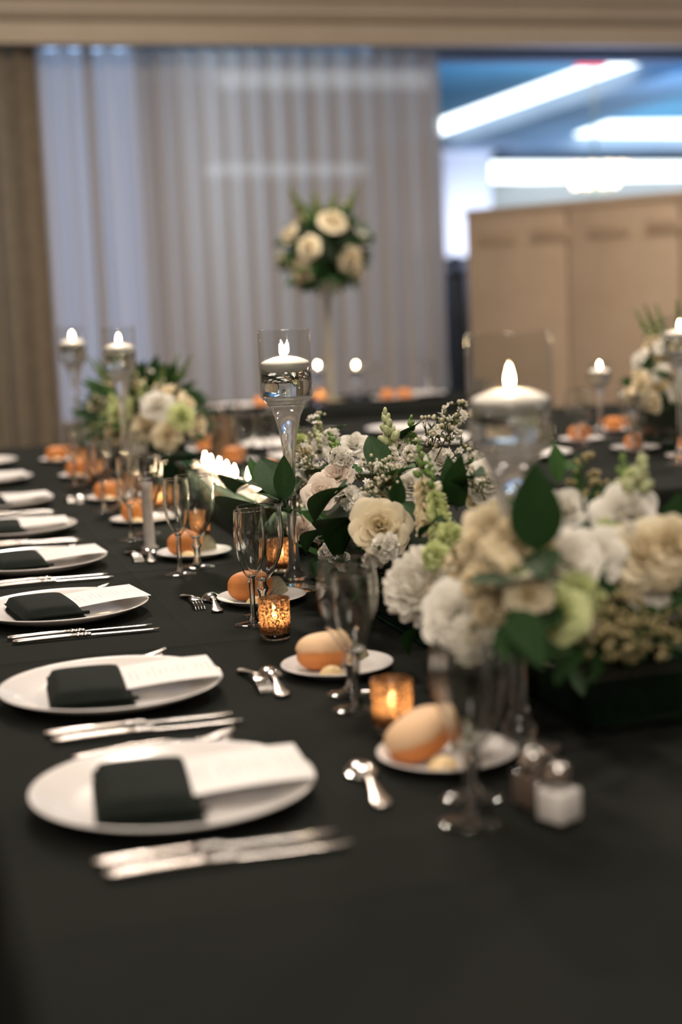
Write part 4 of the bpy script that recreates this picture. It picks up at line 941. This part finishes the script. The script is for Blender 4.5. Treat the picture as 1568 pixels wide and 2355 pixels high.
R(B, bc, 1285, 1400, .775, .030, 'petal_green')
R(B, bc, 1128, 1205, .800, .036, 'petal_cream')
R(B, bc, 1215, 1362, .762, .022, 'petal_cream')
R(B, bc, 1510, 1345, .86, .030, 'petal_white')
for q in [(1110, 1250, .775, .032, 'petal_cream'), (1165, 1255, .79, .028, 'petal_cream'), (1060, 1290, .745, .026, 'petal_cream'), (1095, 1330, .745, .024, 'petal_cream'), (1130, 1400, .735, .024, 'petal_cream'),
          (1320, 1365, .785, .032, 'petal_green'), (1355, 1395, .79, .028, 'petal_green'), (1180, 1225, .80, .026, 'petal_cream'), (1410, 1290, .825, .028, 'petal_white'), (1445, 1240, .84, .028, 'petal_white'), (1000, 1275, .73, .024, 'petal_green'),
          (1460, 1100, .88, .020, 'petal_green'), (1525, 1310, .86, .028, 'petal_cream'), (1330, 1440, .78, .024, 'petal_cream'), (1440, 1335, .83, .024, 'petal_cream'), (1400, 1225, .84, .022, 'petal_green'), (1250, 1265, .80, .020, 'petal_cream')]:
    C(B, bc, q[0], q[1], q[2], q[3], q[4], 9)
S(B, (1450, 1200), (1478, 1050), .86, .885, fr=.017, bloom=.35, name='stock_spike', budsize=.018, budmat='bud_mix')
S(B, (1430, 1180), (1432, 1042), .87, .89, fr=.013, bloom=.3, name='snapdragon_spike', budsize=.012)
S(B, (1130, 1260), (1215, 1340), .77, .765, fr=.018, mat='petal_cream', bloom=.7, name='stock_spike', budsize=.010)
S(B, (1180, 1160), (1240, 1050), .86, .88, fr=.012, bloom=.2, name='snapdragon_spike', budsize=.011)
for b, t_, X0, X1 in [((1370, 1400), (1420, 1480), .79, .78), ((1390, 1400), (1470, 1470), .80, .79), ((1410, 1380), (1400, 1500), .80, .775), ((1440, 1380), (1500, 1480), .82, .81), ((1360, 1380), (1450, 1420), .79, .80), ((1120, 1350), (1115, 1430), .75, .73), ((1090, 1330), (1150, 1430), .75, .735), ((1500, 1400), (1545, 1500), .85, .84), ((1350, 1180), (1335, 1075), .90, .91), ((1330, 1220), (1370, 1120), .89, .90), ((1060, 1320), (1080, 1260), .76, .75), ((1420, 1360), (1385, 1440), .80, .78), ((1470, 1400), (1440, 1500), .82, .80), ((1400, 1420), (1340, 1470), .79, .77), ((1520, 1420), (1560, 1440), .86, .86)]:
    sprig(B, P(b[0], b[1], X0), P(t_[0], t_[1], X1), rng, n=6, budcol='bud_tan', bud=.0036, spread=.026, flowers=False)
for b, t_, X0, X1, k in [((1235, 1270), (1228, 1060), .775, .775, 4), ((1250, 1330), (1105, 1300), .755, .735, 4), ((1180, 1400), (1250, 1530), .745, .73, 0), ((1290, 1400), (1165, 1450), .765, .735, 4), ((1265, 1340), (1300, 1330), .77, .77, 0), ((1230, 1440), (1180, 1530), .75, .73, 1), ((1285, 1110), (1275, 1010), .91, .92, 2), ((1330, 1170), (1325, 1035), .90, .92, 3), ((1350, 1170), (1410, 1100), .89, .90, 1), ((1300, 1080), (1350, 1055), .90, .91, 2),
                         ((1345, 1230), (1420, 1180), .86, .86, 0), ((1530, 1270), (1560, 1130), .88, .89, 0), ((1540, 1260), (1600, 1150), .89, .90, 0), ((1330, 1250), (1345, 1190), .85, .86, 1), ((1290, 1490), (1220, 1510), .765, .74, 0), ((1340, 1470), (1280, 1540), .78, .76, 1), ((1400, 1490), (1360, 1560), .79, .775, 1), ((1160, 1440), (1165, 1520), .735, .72, 0), ((960, 1440), (925, 1490), .72, .71, 1), ((1330, 1300), (1410, 1350), .80, .80, 0), ((1450, 1420), (1520, 1400), .83, .84, 0), ((1500, 1440), (1560, 1380), .85, .86, 1),
                         ((1210, 1180), (1262, 1150), .80, .80, 0), ((1560, 1330), (1575, 1420), .88, .87, 0), ((1370, 1350), (1450, 1370), .80, .82, 0), ((1380, 1300), (1360, 1330), .81, .79, 2)]:
    Lf(B, b, t_, X0, X1, k)
fill_leaves(B, bc.x, bc.y, .11, .24, .045, 80, 32, .05, .095)
fill_leaves(B, bc.x-.05, bc.y-.06, .07, .20, .075, 45, 35, .045, .08, (0, 1, 5))

# ------------------------------------------------------------------ distant arrangements (soft, simple blooms)
FJ = {m: rose_joined(m, 'rose', i) for i, m in enumerate(('petal_white', 'petal_cream', 'petal_green', 'petal_blush'))}
def far_bouquet(t, c, rx, ry, rz, n, nl, seed, ll=(.07, .12), rr_=(.030, .045), cols=('petal_white', 'petal_cream', 'petal_cream', 'petal_green'), spikes=4, low=-.15):
    rng2 = random.Random(seed); loc = t.location
    for k in range(n):
        ct = 1-(k+.5)/n*(1-low); st = math.sqrt(max(0, 1-ct*ct)); a = k*2.39996+rng2.uniform(-.2, .2)
        d = Vector((st*math.cos(a), st*math.sin(a), ct)); p_ = Vector(c)+Vector((d.x*rx, d.y*ry, d.z*rz))*rng2.uniform(.82, 1)
        link('rose', FJ[rng2.choice(cols)], t, frame(d, rng2.uniform(0, 6), rng2.uniform(*rr_), p_-loc))
    for k in range(nl):
        ct = rng2.uniform(low, 1); st = math.sqrt(1-ct*ct); a = rng2.uniform(0, 6.283)
        d = Vector((st*math.cos(a), st*math.sin(a), ct)); p_ = Vector(c)+Vector((d.x*rx, d.y*ry, d.z*rz))*.72
        leaf(t, p_, p_+(d+Vector((0, 0, .2))).normalized()*rng2.uniform(*ll), rng2.choice((0, 1, 2)), nrm=Vector((rng2.uniform(-.5, .5), -.6, .8)))
    for k in range(spikes):
        a = 2*PI*k/spikes+rng2.uniform(0, .6); b0 = Vector(c)+Vector((math.cos(a)*rx*.4, math.sin(a)*ry*.4, rz*.5))
        spike(t, b0, b0+Vector((math.cos(a)*rx*.55, math.sin(a)*ry*.5, rz*.85+rng2.uniform(0, .04))), fr=.02, mat='petal_cream', bloom=.5, rng=rng2, dens=.7, budsize=.014)
FX0, FX1, FY0, FY1 = .73, .88, 4.66, 5.80
F = arrangement(FX0, FX1, FY0, FY1, .085, 'far cream flower arrangement at the end of the main table, left background')
fc = Vector((.805, 5.23, TZ+.10)); link('foliage_core', mound(F, .10, .46, .08, .10, 3), F, loc=fc-Vector((0, 0, .10))-F.location)
far_bouquet(F, fc+Vector((0, 0, .03)), .165, .56, .17, 44, 130, 5, (.08, .14), (.034, .056), spikes=8)
# tall centrepiece on the back table
tp = aty(752, 575, 8.0)
t = thing('tall_centrepiece', 'tall round centrepiece of cream roses on a slim stand before the curtain', 'flowers', T3(tp.x-.008, tp.y, .0022))
hh = tp.z-TZ
link('stand', lathe('stand', [(0, 0), (.075, 0), (.075, .006), (.03, .012), (.016, .03), (.014, hh*.5), (.018, hh-.22), (.05, hh-.16), (.055, hh-.14), (0, hh-.14)], 'tan_stem', 24), t)
tcn = Vector((t.location.x, t.location.y, tp.z-.02)); link('foliage_core', mound(t, .17, .17, .17, 0, 4), t, loc=tcn-t.location)
far_bouquet(t, tcn, .225, .225, .225, 16, 190, 6, (.07, .13), (.045, .075), ('petal_cream', 'petal_white', 'petal_cream'), spikes=0, low=-.85)
rng3 = random.Random(3)
for a, l_ in ((-.55, .20), (-.15, .15), (.2, .15), (.55, .19)):
    b0 = tcn+Vector((math.sin(a)*.16, 0, .16)); e0 = b0+Vector((math.sin(a)*l_, rng3.uniform(-.05, .05), math.cos(a)*l_*1.05))
    spike(t, b0, e0, fr=.024, mat='petal_green', bloom=.3, rng=rng3, budsize=.034, budmat='leaf_olive', name='green_spike')
# arrangement on the parallel table
G = arrangement(2.43, 2.58, 4.32, 4.82, .085, 'cream and green flower arrangement on the parallel table at the right')
gc = Vector((2.505, 4.58, TZ+.16)); link('foliage_core', mound(G, .10, .20, .075, .12, 6), G, loc=gc-Vector((0, 0, .16))-G.location)
far_bouquet(G, gc+Vector((0, 0, .02)), .17, .25, .20, 26, 50, 9, spikes=7)

# ------------------------------------------------------------------ right-hand half of the main table (beyond the flowers)
for i, y in enumerate((3.85, 4.55, 5.05, 5.55)):
    lb = nth(i)
    plate_at(1.35, y, .0005, 'white dinner plate across the main table behind the flowers, '+lb, 'dinner plates on the main table right side')
    solo('bread_plate', ME['bplate'], 'bread plate across the main table, beyond the candle trough, '+lb, 'plate', T3(1.09, y+.05, .0005), 0, 'bread plates on the main table')
    solo('bread_roll', ME[('roll_b', 'roll_c')[i % 2]], 'orange bread roll across the main table, beyond the candle trough, '+lb, 'bread roll', T3(1.09, y+.05, .0055), .4+i, 'bread rolls on bread plates')
    glass_at('fl', 1.12, y+.17, .0005, 'champagne flute across the main table, beyond the candle trough, '+lb, 'champagne flutes on the main table')
    glass_at('gb', 1.05, y+.20, .0005, 'water goblet across the main table, beyond the candle trough, '+lb, 'water goblets on the main table')
t = thing('card_stand', 'upright brown kraft table card standing among the far glasses', 'card', T3(1.083, 5.28, .0005), -.25)
link('card', box('card', -.036, .036, -.0012, .0012, .004, .150, 'kraft', .0004), t); link('foot', box('foot', -.030, .030, -.018, .018, 0, .006, 'plywood', .001), t)
# things past the near trough, on the far side of the table
t = thing('clear_tumbler', 'clear glass tumbler half hidden behind the near flower trough', 'glass', T3(.965, 1.70, NZ))
link('bowl', lathe('bowl', cup([(.026, .006), (.030, .03), (.031, .10)], .0018)+[(0, .0075)], 'glass_thin', 36), t)
link('base', lathe('base', [(0, 0), (.024, 0), (.026, .002), (.026, .007), (0, .0075)], 'glass_solid', 36), t)

# ------------------------------------------------------------------ parallel table to the right
gr = ' on the parallel table at the right'
for i, y in enumerate((4.62, 5.275, 5.85)):
    plate_at(1.945, y, .0005, 'white dinner plate'+gr+', '+nth(i), 'dinner plates on the parallel table')
for i, (x, y, k) in enumerate(((2.33, 5.02, 'roll_b'), (2.34, 4.62, 'roll_c'), (2.32, 5.62, 'roll_b'), (2.60, 5.30, 'roll_c'), (2.36, 4.28, 'roll_b'))):
    solo('bread_plate', ME['bplate'], 'bread plate'+gr+', '+['in front of the middle goblets', 'under the roll left of the flowers', 'farthest of its row', 'beyond the short candle holder', 'nearest the camera'][i], 'plate', T3(x, y, .0005), 0, 'bread plates on the parallel table')
    solo('bread_roll', ME[k], 'orange bread roll'+gr+', '+['in front of the middle goblets', 'just left of the flowers', 'farthest of its row', 'beyond the short candle holder', 'nearest the camera'][i], 'bread roll', T3(x-.005, y, .0055), i*.7, 'bread rolls on the parallel table')
for i, (x, y) in enumerate(((2.27, 4.86), (2.27, 5.40), (2.29, 5.80), (2.28, 4.46))):
    glass_at('fl', x, y, .0005, 'champagne flute'+gr+', '+['second', 'third', 'farthest', 'nearest'][i]+' along its row', 'champagne flutes on the parallel table')
    glass_at('gb', x+.015, y+.09, .0005, 'water goblet'+gr+', '+['second', 'third', 'farthest', 'nearest'][i]+' along its row', 'water goblets on the parallel table')
for px_, py_, X, lb in ((1378, 845, 2.46, 'short one on the parallel table, left of the flowers'), (1448, 902, 2.40, 'shortest one on the parallel table, before the flowers'), (1562, 750, 2.27, 'tallest one on the parallel table at the frame edge')):
    f_ = atx(px_, py_, X); k = (f_.z-TZ)/.446
    holder_at(f_.x, f_.y, .0005, lb, 1 if k > .7 else .85, sz=k)
# ------------------------------------------------------------------ table before the curtain
gk = ' on the table before the sheer curtain'
for px_, py_, Y, lb in ((730, 845, 8.12, 'left of the pair'+gk), (818, 845, 8.12, 'right of the pair'+gk)):
    f_ = aty(px_, py_, Y); k = (f_.z-TZ)/.446; holder_at(f_.x, f_.y, .0022, lb, .85, sz=k)
f_ = aty(736, 905, 7.75); votive_at(f_.x, f_.y, .0022, 'at the front edge of the table before the curtain', 'votive cups on the back table', 1.25)
for i, (px_, k) in enumerate(((600, 'roll_b'), (668, 'roll_c'), (890, 'roll_b'), (930, 'roll_c'))):
    f_ = aty(px_, 912, 7.78); lb = ['leftmost', 'second from left', 'third from left', 'rightmost'][i]
    solo('bread_plate', ME['bplate'], lb+' bread plate'+gk, 'plate', T3(f_.x, f_.y, .0022), 0, 'bread plates on the back table')
    solo('bread_roll', ME[k], lb+' orange bread roll'+gk, 'bread roll', T3(f_.x, f_.y, .0072), i, 'bread rolls on the back table')
for i, px_ in enumerate((640, 860, 985)):
    f_ = aty(px_, 915, 7.92); lb = ['leftmost', 'middle', 'rightmost'][i]
    glass_at('gb', f_.x, f_.y, .0022, lb+' water goblet'+gk, 'water goblets on the back table')
for i, px_ in enumerate((560, 975)):
    f_ = aty(px_, 915, 7.72+.1*i); plate_at(f_.x, f_.y+.08, .0022, ['left', 'right'][i]+' white dinner plate'+gk, 'dinner plates on the back table')
